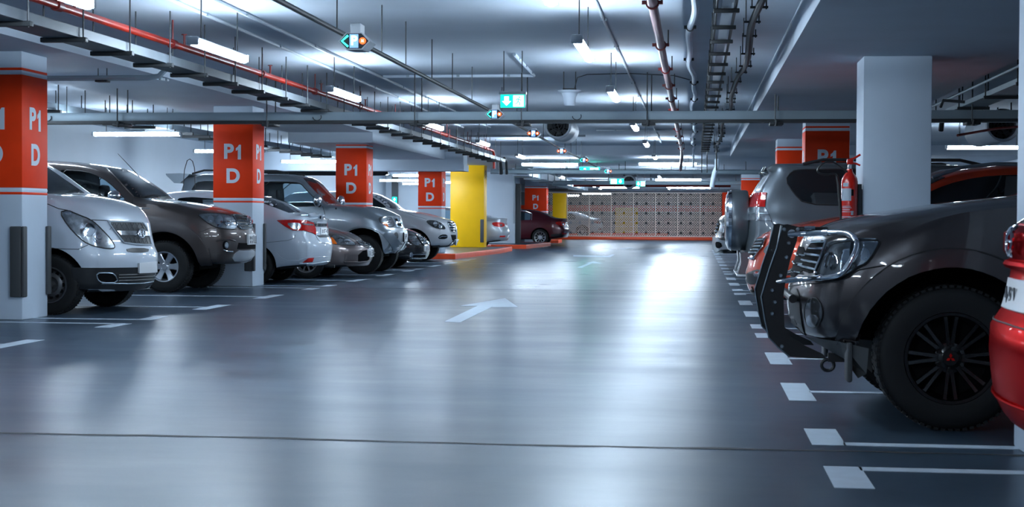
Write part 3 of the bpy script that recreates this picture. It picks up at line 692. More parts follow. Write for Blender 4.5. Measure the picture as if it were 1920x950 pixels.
# parking guidance rail with sensors
t = thing('guidance_rail', 'dark rail carrying the lit parking sensors along the left of the aisle', 'rail', (-2.79, 22, 2.6))
RZ = 2.645
ra, rb, rc = gnd(640, 62, RZ), gnd(905, 200, RZ), gnd(1053, 279, RZ)
b = MB(); b.tube([(ra.x, -2, RZ), ra, rb, rc, (rc.x, 45.6, RZ)], .021, 10); b.build('rail_tube', darkst, t)
rods(t, [(ra.x + (rc.x - ra.x) * max(0, min(1, (y - ra.y) / (rc.y - ra.y))), y) for y in (5.5, 7.7, 10.6, 12.2, 14.0, 15.2, 16.75, 18.2, 19.85, 23, 25, 29.5, 32, 34.5, 36.2, 37.8, 39.5)], RZ, ZC)
def sensor(label, px, py, y, left_free, right_free, s=1.0):
    q = at(px, py, y); x, zc = q.x, q.z
    t = thing('parking_sensor', label, 'sensor', (x, y, zc), 'lit parking sensors on the rail')
    hw, hh = .125*s, .065*s
    hexa = [(-hw, 0), (-hw*.50, hh), (hw*.50, hh), (hw, 0), (hw*.50, -hh), (-hw*.50, -hh)]
    b = MB(); n = 6
    b.add([(x + p[0], y, zc + p[1]) for p in hexa] + [(x + p[0]*.92, y + .26, zc + p[1]*.9) for p in hexa], [tuple(range(6)), tuple(range(11, 5, -1))] + [(i, (i+1) % n, n+(i+1) % n, n+i) for i in range(n)]); 
    b.bbox((x - .04, y + .04, zc + hh*.9), (x + .04, y + .2, max(RZ - .01, zc + hh + .01)), .006)
    b.build('sensor_housing', housing, t, False)
    b = MB(); f = .9
    b.add([(x + p[0]*f, y - .004, zc + p[1]*f) for p in hexa] + [(x + p[0]*f, y, zc + p[1]*f) for p in hexa], [tuple(range(6))] + [(i, (i+1) % n, n+(i+1) % n, n+i) for i in range(n)]); b.build('display', blackp, t, False)
    b = MB(); b.box((x - .034*s, y - .008, zc - .052*s), (x + .034*s, y - .004, zc + .052*s)); b.build('centre_panel', bs_emit, t, False)
    text_obj('P', .10*s, 'letters', w_emit, t, Matrix.Translation((0, -.010, 0)) @ FACE_Y, .0015*s)
    for sg, free in ((-1, left_free), (1, right_free)):
        cx = x + sg*.068*s; b = MB()
        if free:
            b.tube([(cx + sg*-.022*s, y - .01, zc + .042*s), (cx + sg*.026*s, y - .01, zc), (cx + sg*-.022*s, y - .01, zc - .042*s)], .009*s, 6)
            b.build('arrow_light', gs_emit, t)
        else:
            b.lathe([(.001, 0), (.026*s, .0), (.026*s, .006), (.001, .006)], Matrix.Translation((cx, y - .012, zc)), 18); b.build('cross_light', rs_emit, t)
            b = MB()
            for a in (PI/4, -PI/4): b.tube([(cx - .013*s*math.cos(a), y - .015, zc - .013*s*math.sin(a)), (cx + .013*s*math.cos(a), y - .015, zc + .013*s*math.sin(a))], .003*s, 5)
            b.build('cross_mark', w_emit, t)
    return t
def ysens(px, py, z): return gnd(px, py, z).y
sensor('nearest parking sensor with green arrow and red cross', 664, 77, 11.6, True, False)
sensor('second parking sensor, green arrow, level with the exit sign', 927, 214, 20.1, True, False)
sensor('parking sensor with two red lights in front of the round duct fan', 1000, 250, 25.6, False, False)
sensor('parking sensor with two red lights right below the round duct fan', 1053, 283, 32.6, False, False)
sensor('small far parking sensor with a green left arrow', 1095, 300, 37.4, True, False)
sensor('farthest blue and red parking sensor beyond the green signs', 1140, 321, 44.9, True, False, 1.1)

# exit signs
def arrow_poly(cx, cz, s): return [(cx - .25*s, cz + .5*s), (cx + .25*s, cz + .5*s), (cx + .25*s, cz), (cx + .5*s, cz), (cx, cz - .5*s), (cx - .5*s, cz), (cx - .25*s, cz)]
def exit_sign(label, c, w, h, zc, flip=False, gm=None):
    x, y, z = c
    t = thing('exit_sign', label, 'sign', c)
    b = MB(); b.bbox((x - w/2 - .012, y - .045, z + h/2 - .005), (x + w/2 + .012, y + .045, z + h/2 + .03), .006); b.build('canopy', housing, t)
    b = MB(); b.bbox((x - w/2, y - .018, z - h/2), (x + w/2, y + .018, z + h/2), .004); b.build('sign_body', housing, t)
    f = y - .02
    b = MB(); b.box((x - w/2 + .006, f - .002, z - h/2 + .006), (x + w/2 - .006, f, z + h/2 - .004)); b.build('green_panel', gm or g_emit, t, False)
    b = MB(); sg = -1 if flip else 1
    b.prism(arrow_poly(x - sg*w*.24, z, h*.66), 1, f - .006, f - .003); b.build('arrow', w_emit, t, False)
    b = MB(); b.box((x + sg*w*.02 if sg > 0 else x - w*.44, f - .006, z - h*.40), (x + w*.44 if sg > 0 else x - w*.02, f - .003, z + h*.40)); b.build('door_symbol', w_emit, t, False)
    b = MB(); mx = x + sg*w*.24; k = h
    b.ball((mx + .05*k, f - .008, z + .27*k), (.055*k, .003, .055*k), 0, 10)
    for p in ([(mx, z + .18*k), (mx - .05*k, z - .03*k)], [(mx - .05*k, z - .03*k), (mx + .09*k, z - .14*k), (mx + .06*k, z - .32*k)], [(mx - .05*k, z - .03*k), (mx - .14*k, z - .18*k), (mx - .28*k, z - .18*k)], [(mx, z + .16*k), (mx + .14*k, z + .06*k), (mx + .2*k, z + .12*k)], [(mx, z + .16*k), (mx - .14*k, z + .14*k), (mx - .18*k, z + .02*k)]):
        b.tube([(q[0], f - .008, q[1]) for q in p], .035*k, 6)
    b.build('running_figure', g_emit, t)
    for e in (-w*.36, w*.36):
        b = MB(); b.tube([(x + e, y, z + h/2 + .02), (x + e, y, zc)], .006, 6); b.build('hanger_rod', rod_m, t)
    return t
exit_sign('green exit sign with white arrow, hanging before the cross trunking', (-2.14, 18.0, 2.51), .30, .165, ZC)
exit_sign('far green exit sign left of the aisle middle, under the small parking sensor', (-3.25, 47.6, 2.60), .62, .2, 2.84, False, gb_emit)
exit_sign('smaller far green exit sign just below the other left one', (-2.75, 54.5, 2.42), .5, .2, 2.84, True)
exit_sign('far green exit sign on the right, above the lattice screen', (-1.95, 55.5, 2.36), .34, .2, 2.84)
t = thing('green_sign', 'upright green sign on a dark post on the white cross wall', 'sign', (-12.7, 62.5, 0))
gx = at(740, 380, 62.5).x
b = MB(); b.box((gx - .13, 62.5, 0), (gx + .13, 62.6, 2.84)); b.build('post', guard_m, t, False)
b = MB(); b.box((gx - .10, 62.46, 1.42), (gx + .10, 62.5, 1.95)); b.build('green_panel', g_emit, t, False)
b = MB()
for k in range(3): b.prism(arrow_poly(gx, 1.52 + k*.16, .12), 1, 62.45, 62.459)
b.build('arrow', w_emit, t, False)

# services at upper right
t = thing('cable_tray', 'grey cable tray along the upper right, above the orange car', 'tray', (3.6, 20, 2.6))
b = MB(); b.box((3.55, 8, 2.66), (3.57, 23.6, 2.72)); b.box((3.85, 8, 2.66), (3.87, 23.6, 2.72)); b.box((3.57, 8, 2.66), (3.85, 23.6, 2.67)); b.tube([(3.45, 8, 2.80), (3.45, 24.5, 2.80)], .02, 8); b.build('tray', trunk_m, t, False)
for y in (13.5, 15.5, 17.5, 19.4, 21.3, 23.3):
    b = MB(); b.box((3.5, y - .02, 2.62), (3.92, y + .02, 2.66)); b.tube([(3.52, y, 2.63), (3.52, y, ZC)], .009, 6); b.tube([(3.9, y, 2.63), (3.9, y, ZC)], .009, 6); b.build('bracket', darkst, t, False)
b = MB(); b.tube([(3.71, 23.6, 2.7), (3.72, 24.0, 2.66), (3.72, 24.1, 2.5)], .04, 8); b.tube([(3.6, 21.0, 2.7), (3.45, 21.1, 2.72), (3.3, 21.2, 2.74), (3.28, 21.3, 2.66)], .02, 8); b.build('cable_drop', darkst, t)
t = thing('cable_tray', 'short crosswise tray with a looped cable at the upper right edge', 'tray', (5.5, 24.8, 2.6))
b = MB(); b.box((4.1, 24.78, 2.72), (8.0, 24.82, 2.78)); b.tube([(4.6, 24.7, 2.8), (4.7, 24.7, 2.86), (4.85, 24.7, 2.84), (4.95, 24.7, 2.79)], .012, 6); b.build('tray', darkst, t, False); rods(t, [(5.1, 24.8), (5.3, 24.8), (5.5, 24.8), (7.5, 24.8)], 2.75, ZC)

# fire extinguisher on the bare right column
ex = at(1594, 400, 15.86); t = thing('fire_extinguisher', 'red fire extinguisher with black hose, hung on the bare right column', 'extinguisher', (ex.x, 15.95, 1.0))
Mx = Matrix.Translation((ex.x, 15.95, 1.0)) @ Matrix.Rotation(PI/2, 4, 'X')
b = MB(); b.lathe([(.0, 0), (.07, 0), (.082, .012), (.083, .03), (.083, .52), (.078, .555), (.06, .59), (.038, .615), (.03, .63), (.028, .655), (.0, .655)], Mx, 36); b.build('cylinder', ext_red, t)
b = MB(); b.lathe([(.0, .655), (.018, .655), (.018, .70), (.024, .705), (.024, .715), (0, .72)], Mx, 16); b.build('neck', chrome, t)
b = MB(); y = 15.95; x = ex.x; z = 1.0
b.bbox((x - .03, y - .025, z + .70), (x + .035, y + .025, z + .755), .008); b.tube([(x, y, z + .75), (x + .04, y, z + .76), (x + .105, y, z + .80)], .011, 8); b.tube([(x, y, z + .72), (x + .06, y, z + .71), (x + .105, y, z + .69)], .010, 8); b.build('valve_handle', ext_red, t)
b = MB(); hp = [at(px, py, 15.93) for px, py in ((1592, 325), (1583, 318), (1572, 310), (1562, 304), (1551, 303), (1541, 308), (1534, 316), (1533, 322), (1540, 326), (1552, 327), (1564, 326), (1569, 330), (1572, 345), (1575, 380), (1577, 412))]
P = [Vector(p) for p in hp]; Q = []
for i in range(len(P) - 1):
    for k in range(4):
        p_, a_, b_, n_ = P[max(i-1, 0)], P[i], P[i+1], P[min(i+2, len(P)-1)]; u = k/4
        Q.append(.5*((2*a_) + (b_-p_)*u + (2*p_-5*a_+4*b_-n_)*u*u + (-p_+3*a_-3*b_+n_)*u**3))
Q.append(P[-1]); b.tube(Q, .0095, 8); b.build('hose', blackp, t)
b = MB(); q = P[-1]; b.tube([P[-4], P[-3], P[-2], P[-1]], [.012, .016, .017, .014], 10); b.build('nozzle', blackp, t)
def cyl_patch(a0, a1, z0, z1, m, name, r=.0842):
    b = MB(); n = 12; vs = [(x + r*math.sin(a0 + (a1-a0)*i/n), y - r*math.cos(a0 + (a1-a0)*i/n), z + zz) for zz in (z0, z1) for i in range(n+1)]
    b.add(vs, [(i, i+1, n+2+i, n+1+i) for i in range(n)]); return b.build(name, m, t)
cyl_patch(-1.25, .12, .33, .455, sticker, 'paper_label'); cyl_patch(-.95, -.25, .475, .51, sticker, 'paper_label'); cyl_patch(.12, .42, .38, .445, darkcav, 'clip')
pl = MB()
def strip(a0, a1, z0):
    n = 6; vs = [(x + .0845*math.sin(a0 + (a1-a0)*i/n), y - .0845*math.cos(a0 + (a1-a0)*i/n), z + zz) for zz in (z0, z0 + .007) for i in range(n+1)]
    pl.add(vs, [(i, i+1, n+2+i, n+1+i) for i in range(n)])
for k, zz in enumerate((.27, .255, .235, .215, .165, .15, .135)): strip(-1.1, random.uniform(-.1, .5), zz)
for a0, a1 in ((.1, .4), ): 
    for zz in np.arange(.185, .225, .007): strip(a0, a1, zz)
pl.build('printed_text', sticker, t, False)
b = MB(); b.box((x + .07, 15.93, .95), (x + .12, 15.97, 1.5)); b.box((1.60, 15.99, 1.2), (1.70, 16.03, 1.45)); b.build('wall_bracket', darkst, t, False)
# ================================================================== CARS
def pchip(keys):
    xs = [k[0] for k in keys]; ys = [k[1] for k in keys]; n = len(xs)
    if n == 1: return lambda x: ys[0]
    h = [xs[i+1] - xs[i] for i in range(n-1)]; d = [(ys[i+1] - ys[i]) / h[i] for i in range(n-1)]
    m = [0]*n; m[0] = d[0]; m[-1] = d[-1]
    for i in range(1, n-1):
        if d[i-1]*d[i] <= 0: m[i] = 0
        else:
            w1 = 2*h[i] + h[i-1]; w2 = h[i] + 2*h[i-1]; m[i] = (w1 + w2) / (w1/d[i-1] + w2/d[i])
    def f(x):
        if x <= xs[0]: return ys[0]
        if x >= xs[-1]: return ys[-1]
        i = 0
        while x > xs[i+1]: i += 1
        t = (x - xs[i]) / h[i]; t2 = t*t; t3 = t2*t
        return (2*t3 - 3*t2 + 1)*ys[i] + (t3 - 2*t2 + t)*h[i]*m[i] + (-2*t3 + 3*t2)*ys[i+1] + (t3 - t2)*h[i]*m[i+1]
    return f

def dens(poly, n, closed=True):
    P = [Vector(p) for p in poly]; out = []
    k = len(P)
    for i in range(k if closed else k-1):
        a, b = P[i], P[(i+1) % k]
        for j in range(n): out.append(a.lerp(b, j/n))
    if not closed: out.append(P[-1])
    return out
def chaikin(poly, it=1, closed=True):
    P = [Vector(p) for p in poly]
    for _ in range(it):
        Q = []; k = len(P)
        for i in range(k if closed else k-1):
            a, b = P[i], P[(i+1) % k]; Q += [a.lerp(b, .25), a.lerp(b, .75)]
        if not closed: Q = [P[0]] + Q + [P[-1]]
        P = Q
    return P
def rnd(poly, r=.05, n=3):
    P = [Vector(p) for p in poly]; out = []; k = len(P)
    for i in range(k):
        a, b, c = P[i-1], P[i], P[(i+1) % k]
        u = (a-b); w = (c-b); ru = min(r, u.length*.35); rw = min(r, w.length*.35)
        s, e = b + u.normalized()*ru, b + w.normalized()*rw
        for j in range(n+1):
            t = j/n; out.append((1-t)**2*s + 2*t*(1-t)*b + t*t*e)
    return out
def oval(cx, cy, rx, ry, n=20, rot=0):
    return [(cx + rx*math.cos(a)*math.cos(rot) - ry*math.sin(a)*math.sin(rot), cy + rx*math.cos(a)*math.sin(rot) + ry*math.sin(a)*math.cos(rot)) for a in np.linspace(0, 2*PI, n+1)[:-1]]

class Car:
    def __init__(s, name, label, cat, X0, Yc, d, L, w, top, belt, bot, F, R=None, roofw=None, crown=None, hw=None, cf=.32, cr=.25, pf=2.4, DF=.95,
                 paintm=None, wheels=None, windows=None, side_z=None, tumble=.06, group=None):
        s.d = d; s.w = w; s.L = L; s.paint = paintm
        s.root = thing(name, label, cat, (X0, Yc, 0), group); s.loc = Vector((X0, Yc, 0))
        R = R or [(0, .05), (.5, 0), (1.0, .03), (1.6, .2)]
        fF, fR = pchip(F), pchip(R)
        fT = fF(top[0][1]); 
        tp = []
        for (x, z) in top:
            tp.append((((x - fT) / (1 - fT/DF)) if x < DF else x, z))
        tp[0] = (0.0, tp[0][1]) if tp[0][0] > -.2 else tp[0]
        tp = sorted(tp); T_, B_, O_ = pchip(tp), pchip(belt), pchip(bot)
        RW = pchip(roofw or [(0, .80), (L, .80)]); CR = pchip(crown or [(0, .05), (L, .06)])
        HW = pchip(hw or [(0, .88), (.12, .945), (.3, .98), (.6, 1.0), (L-.5, 1.0), (L-.2, .975), (L, .89)])
        NS = 84
        st = [L * (.5 - .5*math.cos(PI*i/NS)) * .55 + L*i/NS*.45 for i in range(NS+1)]
        ringN = None; V = []
        def ring(x):
            w_ = w*HW(x); zt = T_(x); zb = O_(x); zs = min(B_(x), zt - .02); ze = max(zt - CR(x), zs + .003); rw = w_*RW(x)
            h = zs - zb
            P = [(0, zb), (.55*w_, zb), (.86*w_, zb + .004), (.935*w_, zb + .03), (.97*w_, zb + .09)]
            for q, ww in ((.30, .988), (.45, .997), (.6, 1.0), (.72, .998), (.84, .988), (.93, .972)):
                P.append((ww*w_, zb + h*q))
            wb = .955*w_ ; P.append((wb, zs))
            for q in (.12, .3, .5, .7, .88, 1.0):
                bulge = tumble * w_ * math.sin(PI*q) * min(1, (ze - zs)/.35) * .5
                P.append((wb + (rw - wb)*q + bulge, zs + (ze - zs)*q))
            c = zt - ze
            for q, zq in ((.96, .30), (.88, .55), (.72, .78), (.5, .91), (.25, .98)): P.append((rw*q, ze + c*zq))
            P.append((0, zt)); return P
        def deform(x, v, z):
            g = abs(v)/w
            if x < DF: x = x + (fF(z) + cf*g**pf) * (1 - x/DF)
            if x > L - DF: x = x - (fR(z) + cr*g**pf) * (1 - (L-x)/DF)
            return (d*x, v, z)
        rings = [ring(x) for x in st]; m = len(rings[0])
        idx = {}; vs = []; fs = []; mi = []
        full = []
        for k, (x, P) in enumerate(zip(st, rings)):
            row = []
            for i in range(m): row.append(len(vs)); vs.append(deform(x, -P[i][0], P[i][1]))
            for i in range(m-2, 0, -1): row.append(len(vs)); vs.append(deform(x, P[i][0], P[i][1]))
            full.append(row)
        n = len(full[0])
        for k in range(NS):
            for i in range(n):
                fs.append((full[k][i], full[k][(i+1) % n], full[k+1][(i+1) % n], full[k+1][i]))
                mi.append(1 if (i < 3 or i >= n-3) else 0)
        K = 16
        for k in (0, NS):
            P = rings[k]; x = st[k]; prev = None
            for i in range(0, m):
                cur = [full[k][i]]
                if 0 < i < m-1:
                    for j in range(1, K):
                        v = -P[i][0] + 2*P[i][0]*j/K; cur.append(len(vs)); vs.append(deform(x, v, P[i][1]))
                    cur.append(full[k][n-i])
                if prev is not None:
                    if len(prev) == 1:
                        for j in range(K): fs.append((prev[0], cur[j], cur[j+1])); mi.append(0)
                    elif len(cur) == 1:
                        for j in range(K): fs.append((prev[j], prev[j+1], cur[0])); mi.append(0)
                    else:
                        for j in range(K): fs.append((prev[j], prev[j+1], cur[j+1], cur[j])); mi.append(0)
                prev = cur
        b = MB(); b.v = vs; b.f = fs; b.m = mi
        s.body = b.build('body', [paintm, blackp, darkcav, interior], s.root, True, 52, off=(0, 0, 0))
        bm = bmesh.new(); bm.from_mesh(s.body.data); s.bvh = BVHTree.FromBMesh(bm); bm.free()
        # cut wheel arches and see-through windows
        cut = MB()
        s.wheels = wheels or []
        for (sw, zw, R_, Ra) in s.wheels:
            for sg in (-1, 1):
                y0, y1 = (-w - .3, -w + .42) if sg < 0 else (w - .42, w + .3)
                cut.prism([(d*sw + Ra*math.cos(a), zw + Ra*math.sin(a)) for a in np.linspace(0, 2*PI, 49)[:-1]], 1, y0, y1, 2)
        s.windows = windows or []
        for poly in s.windows:
            Q = rnd([(d*p[0], p[1]) for p in poly])
            cut.prism([(p[0], p[1]) for p in Q], 1, -w - .3, w + .3, 3)
        if cut.v:
            co = cut.build('cutter', [paintm, blackp, darkcav, interior], None, True, 30, off=(0, 0, 0)); 
            md = s.body.modifiers.new('cut', 'BOOLEAN'); md.operation = 'DIFFERENCE'; md.object = co; md.solver = 'EXACT'
            bpy.context.view_layer.update(); dg = bpy.context.evaluated_depsgraph_get()
            # evaluate in local space: the cutter shares the root's frame
            co.parent = s.root; bpy.context.view_layer.update(); dg = bpy.context.evaluated_depsgraph_get()
            me = bpy.data.meshes.new_from_object(s.body.evaluated_get(dg)); s.body.modifiers.clear(); old = s.body.data; s.body.data = me; bpy.data.meshes.remove(old)
            bpy.data.objects.remove(co)
            me.polygons.foreach_set('use_smooth', [True]*len(me.polygons)); me.set_sharp_from_angle(angle=math.radians(52))
    # ---- projection
    def cast(s, p, mode):
        d = s.d
        if mode == 'px':
            o = EYE - s.loc; dr = ray(p[0], p[1]).normalized()
        elif mode == 'side': o = Vector((d*p[0], -6, p[1])); dr = Vector((0, 1, 0))
        elif mode == 'end': o = Vector((-d*4, p[0], p[1])); dr = Vector((d, 0, 0))
        elif mode == 'top': o = Vector((d*p[0], p[1], 6)); dr = Vector((0, 0, -1))
        h = s.bvh.ray_cast(o, dr)
        if h[0] is None:
            return None, o, dr
        nn = h[1]
        if nn.dot(dr) > 0: nn = -nn
        return (h[0], nn), o, dr
    def proj(s, pts, mode):
        res = [s.cast(p, mode) for p in pts]
        dep = [(r[0][0] - r[1]).length for r in res if r[0]]
        md = sum(dep)/len(dep) if dep else 10
        out = []
        for r in res:
            if r[0]: out.append(r[0])
            else:
                q = r[1] + r[2]*md; h = s.bvh.find_nearest(q); nn = h[1]
                if nn.dot(r[2]) > 0: nn = -nn
                out.append((h[0], nn))
        return out
    def patch(s, poly, mat, name, mode='px', off=.006, sm=1, mirror=False, parent=None, div=14, thick=.012):
        P = chaikin(poly, sm) if sm else [Vector(p) for p in poly]
        xs = [p[0] for p in P]; ys = [p[1] for p in P]
        step = max(max(xs)-min(xs), max(ys)-min(ys))/div
        Q = []
        k = len(P)
        for i in range(k):
            a, b = P[i], P[(i+1) % k]; nn = max(1, int((b-a).length/step + .5))
            for j in range(nn): Q.append(a.lerp(b, j/nn))
        # drop duplicates
        C = [Q[0]]
        for q in Q[1:]:
            if (q - C[-1]).length > step*.05: C.append(q)
        if (C[0]-C[-1]).length < step*.05: C.pop()
        nb = len(C); pts = [Vector((c[0], c[1])) for c in C]
        def inside(p):
            r = False; j = nb-1
            for i in range(nb):
                if (C[i][1] > p[1]) != (C[j][1] > p[1]) and p[0] < (C[j][0]-C[i][0])*(p[1]-C[i][1])/(C[j][1]-C[i][1]) + C[i][0]: r = not r
                j = i
            return r
        y = min(ys) + step*.5
        while y < max(ys):
            x = min(xs) + step*.5
            while x < max(xs):
                p = Vector((x, y))
                if inside(p) and min((p - Vector((c[0], c[1]))).length for c in C) > step*.45: pts.append(p)
                x += step
            y += step
        ov, oe, of, _, _, _ = geometry.delaunay_2d_cdt(pts, [], [list(range(nb))], 1, 1e-7)
        ov = [(p[0], p[1]) for p in ov]
        pr = s.proj(ov, mode)
        v3 = [a + n*off for a, n in pr]; fs = []
        for f in of:
            a, b, c = (v3[f[0]], v3[f[1]], v3[f[2]]) if len(f) == 3 else (v3[f[0]], v3[f[1]], v3[f[2]])
            if (b-a).cross(c-a).dot(pr[f[0]][1]) < 0: f = list(reversed(f))
            fs.append(tuple(f))
        # skirt
        cnt = {}
        for f in fs:
            for i in range(len(f)):
                e = (f[i], f[(i+1) % len(f)]); cnt[e] = cnt.get(e, 0) + 1
        n0 = len(v3); mp = {}
        for (a, b) in list(cnt):
            if (b, a) not in cnt:
                for q in (a, b):
                    if q not in mp: mp[q] = len(v3); v3.append(pr[q][0] - pr[q][1]*(thick - off if thick > off else .002))
                fs.append((b, a, mp[a], mp[b]))
        def mk(flip):
            me = bpy.data.meshes.new(name)
            me.from_pydata([(p[0], -p[1] if flip else p[1], p[2]) for p in v3], [], [tuple(reversed(f)) for f in fs] if flip else fs)
            finish(me, [mat], True, 45)
            o = bpy.data.objects.new(name, me); COL.objects.link(o); o.parent = parent or s.root
            return o
        o = mk(False)
        if mirror: mk(True)
        return o
    def line(s, pts, r, mat, name, mode='px', closed=False, mirror=False, n=6, lift=0.0, sm=0, parent=None):
        P = chaikin(pts, sm, closed) if sm else pts
        D = dens(P, 5, closed); pr = s.proj([(p[0], p[1]) for p in D], mode)
        b = MB(); P3 = [a + nn*lift for a, nn in pr]; b.tube(P3, r, n, 0, closed); b.build(name, mat, parent or s.root, True, off=(0, 0, 0))
        if mirror:
            b = MB(); b.tube([(p.x, -p.y, p.z) for p in P3], r, n, 0, closed); b.build(name, mat, parent or s.root, True, off=(0, 0, 0))
    def pt(s, px, py, Y):   # pixel on a plane of world depth Y, in car coordinates
        return at(px, py, Y) - s.loc
    def lens(s, px, py, rx, ry, m_out=None, m_in=None, name='lens', parent=None):
        s.patch(oval(px, py, rx, ry, 16), m_out or chrome, name, off=.012, sm=0, parent=parent, div=6, thick=.014)
        s.patch(oval(px, py, rx*.62, ry*.62, 14), m_in or lens_m, name, off=.018, sm=0, parent=parent, div=5, thick=.02)
    def flare(s, sw, zw, r0, r1, a0, a1, mat, mirror=True, off=.022, name='wheel_arch_flare', rz=1.0):
        A = np.linspace(a0, a1, 26)
        poly = [(sw + r0*math.cos(a), zw + r0*rz*math.sin(a)) for a in A] + [(sw + r1*math.cos(a), zw + r1*rz*math.sin(a)) for a in A[::-1]]
        return s.patch(poly, mat, name, 'side', off, 0, mirror, div=30, thick=off+.02)
    def glass(s, i, mat=None):
        P = s.windows[i]
        c = (sum(p[0] for p in P)/len(P), sum(p[1] for p in P)/len(P))
        s.patch(rnd(P), mat or cglass, 'window_glass', 'side', -.006, 0, True, thick=.0)
    def mirror_cap(s, c, r, mat, base=True):
        for sg in (1, -1):
            b = MB(); b.ball((c[0], c[1]*sg, c[2]), r, 0, 18); o = b.build('door_mirror', mat, s.root, off=(0, 0, 0))
            b = MB(); b.tube([(c[0], (c[1] + r[1]*.6)*sg, c[2] - r[2]*.5), (c[0], (c[1] + .16)*sg, c[2] - r[2]*.9)], .03, 8); b.build('mirror_arm', blackp, o, off=(0, 0, 0))
    def plate(s, cx, y, cz, w, h, text, size=.09, tilt=0, name='number_plate'):
        t = MB(); x = cx
        t.bbox((-.008, -w/2, -h/2), (.008, w/2, h/2), .004)
        M = Matrix.Translation((x, y, cz)) @ Matrix.Rotation(tilt, 4, 'Z')
        t.v = [tuple(M @ Vector(p)) for p in t.v]; o = t.build(name, plate_m, s.root, off=(0, 0, 0))
        if text:
            sx = -s.d
            Mt = M @ Matrix.Translation((sx*.0095, 0, 0)) @ (FACE_X if sx > 0 else FACE_NX)
            text_obj(text, size, 'characters', ink, o, Mt, .004, .001)
        return o

def wheel_mesh(R, W, rr, style, rimmat, n_sp=6):
    T = MB()
    T.lathe([(rr, -W*.40), (rr + .008, -W*.47), (rr + .4*(R-rr), -W*.5), (R - .04, -W*.485), (R - .014, -W*.44), (R, -W*.36), (R, W*.36), (R - .014, W*.44), (R - .04, W*.485), (rr + .4*(R-rr), W*.5), (rr, W*.45)], None, 56)
    nt = 64
    for k in range(nt):     # tread blocks on the shoulders
        a = 2*PI*k/nt; M = Matrix.Rotation(-a, 4, 'Y')
        for y0, y1 in ((-W*.46, -W*.2), (W*.2, W*.46)): T.box((R - .012, y0, -R*.03), (R + .0025, y1, R*.03), 0, M)
        if k % 2: T.box((R - .01, -W*.16, -R*.04), (R + .0025, W*.16, R*.04), 0, M)
    D = MB(); yf = -W*.40
    D.lathe([(rr + .006, yf - .012), (rr + .004, yf - .022), (rr - .012, yf - .02), (rr - .022, yf + .01), (rr - .035, yf + .05), (rr - .045, W*.3)], None, 48)
    D2 = MB(); D2.lathe([(rr - .03, yf + .085), (0.001, yf + .085)], None, 40)    # dark backing disc / brake
    S = MB(); ys = yf + .012
    if style == 'steel':
        S.lathe([(rr - .02, yf + .02), (rr*.78, yf + .05), (rr*.62, yf + .02), (rr*.45, yf + .015), (rr*.36, yf + .05), (.001, yf + .05)], None, 40)
        for k in range(n_sp):
            a = 2*PI*k/n_sp; S.lathe([(.0, -.002), (.022, -.002), (.022, .004)], Matrix.Translation((rr*.7*math.cos(a), yf + .03, rr*.7*math.sin(a))), 12, 1)
        S.lathe([(0, -.004), (.03, -.002), (.045, .03), (.05, .06)], Matrix.Translation((0, yf + .005, 0)), 20)
    else:
        tw = {'six': .62, 'multi': .26, 'pair': .20}[style]
        ang = [2*PI*k/n_sp for k in range(n_sp)] if style != 'pair' else [2*PI*k/n_sp + sg*.13 for k in range(n_sp) for sg in (-1, 1)]
        for a in ang:
            M = Matrix.Rotation(-a, 4, 'Y'); h0, h1 = rr*.26, rr - .012
            wi, wo = rr*.30*tw*1.0, rr*.34*tw*(1.25 if style == 'six' else .8)
            y0, y1, ymid = ys + .014, ys - .006, ys + .022
            vs = []
            for (r_, w_, yq) in ((h0, wi, y0), ((h0+h1)/2, (wi+wo)/2*.86, ymid - .012), (h1, wo, y1)):
                vs += [(r_, yq + .004, -w_), (r_, yq - .008, -w_*.72), (r_, yq - .008, w_*.72), (r_, yq + .004, w_), (r_, yq + .035, w_*.8), (r_, yq + .035, -w_*.8)]
            fs = [(q*6 + i, q*6 + (i+1) % 6, (q+1)*6 + (i+1) % 6, (q+1)*6 + i) for q in range(2) for i in range(6)] + [tuple(range(6)), tuple(range(12, 18))]
            S.add([M @ Vector(p) for p in vs], fs)
        S.lathe([(.0, ys + .0), (rr*.17, ys + .0), (rr*.2, ys + .006), (rr*.34, ys + .012), (rr*.36, ys + .05)], None, 32)
        for k in range(6):
            a = 2*PI*(k + .5)/6; S.lathe([(0, -.012), (.011, -.012), (.013, .0), (.013, .02)], Matrix.Translation((rr*.285*math.cos(a), ys + .004, rr*.285*math.sin(a))), 8)
    return T, D, D2, S
WCACHE = {}
def put_wheels(car, R, W, rr, style, mat, n_sp=6, inset=.02, steer=0.0, only=None):
    key = (R, W, rr, style, mat.name, n_sp)
    if key not in WCACHE:
        T, D, D2, S = wheel_mesh(R, W, rr, style, mat, n_sp)
        meshes = []
        for mb, nm, m in ((T, 'wheel', tyre_m), (D, 'rim', mat), (D2, 'brake_disc', darkcav), (S, 'spokes', [mat, darkcav])):
            o = mb.build(nm, m, None, True, 35, off=(0, 0, 0)); meshes.append(o.data); bpy.data.objects.remove(o)
        WCACHE[key] = meshes
    me = WCACHE[key]
    first = True
    for wi, (sw, zw, R_, Ra) in enumerate(car.wheels):
        for sg in (-1, 1):
            o = bpy.data.objects.new('wheel', me[0]); COL.objects.link(o); o.parent = car.root
            o.location = (car.d*sw, sg*(car.w - inset - W/2), R)
            o.rotation_euler = (0, 0, (0 if sg < 0 else PI) + (steer if wi == 0 else 0))
            for nm, q in (('rim', me[1]), ('brake_disc', me[2]), ('spokes', me[3])):
                c = bpy.data.objects.new(nm, q); COL.objects.link(c); c.parent = o
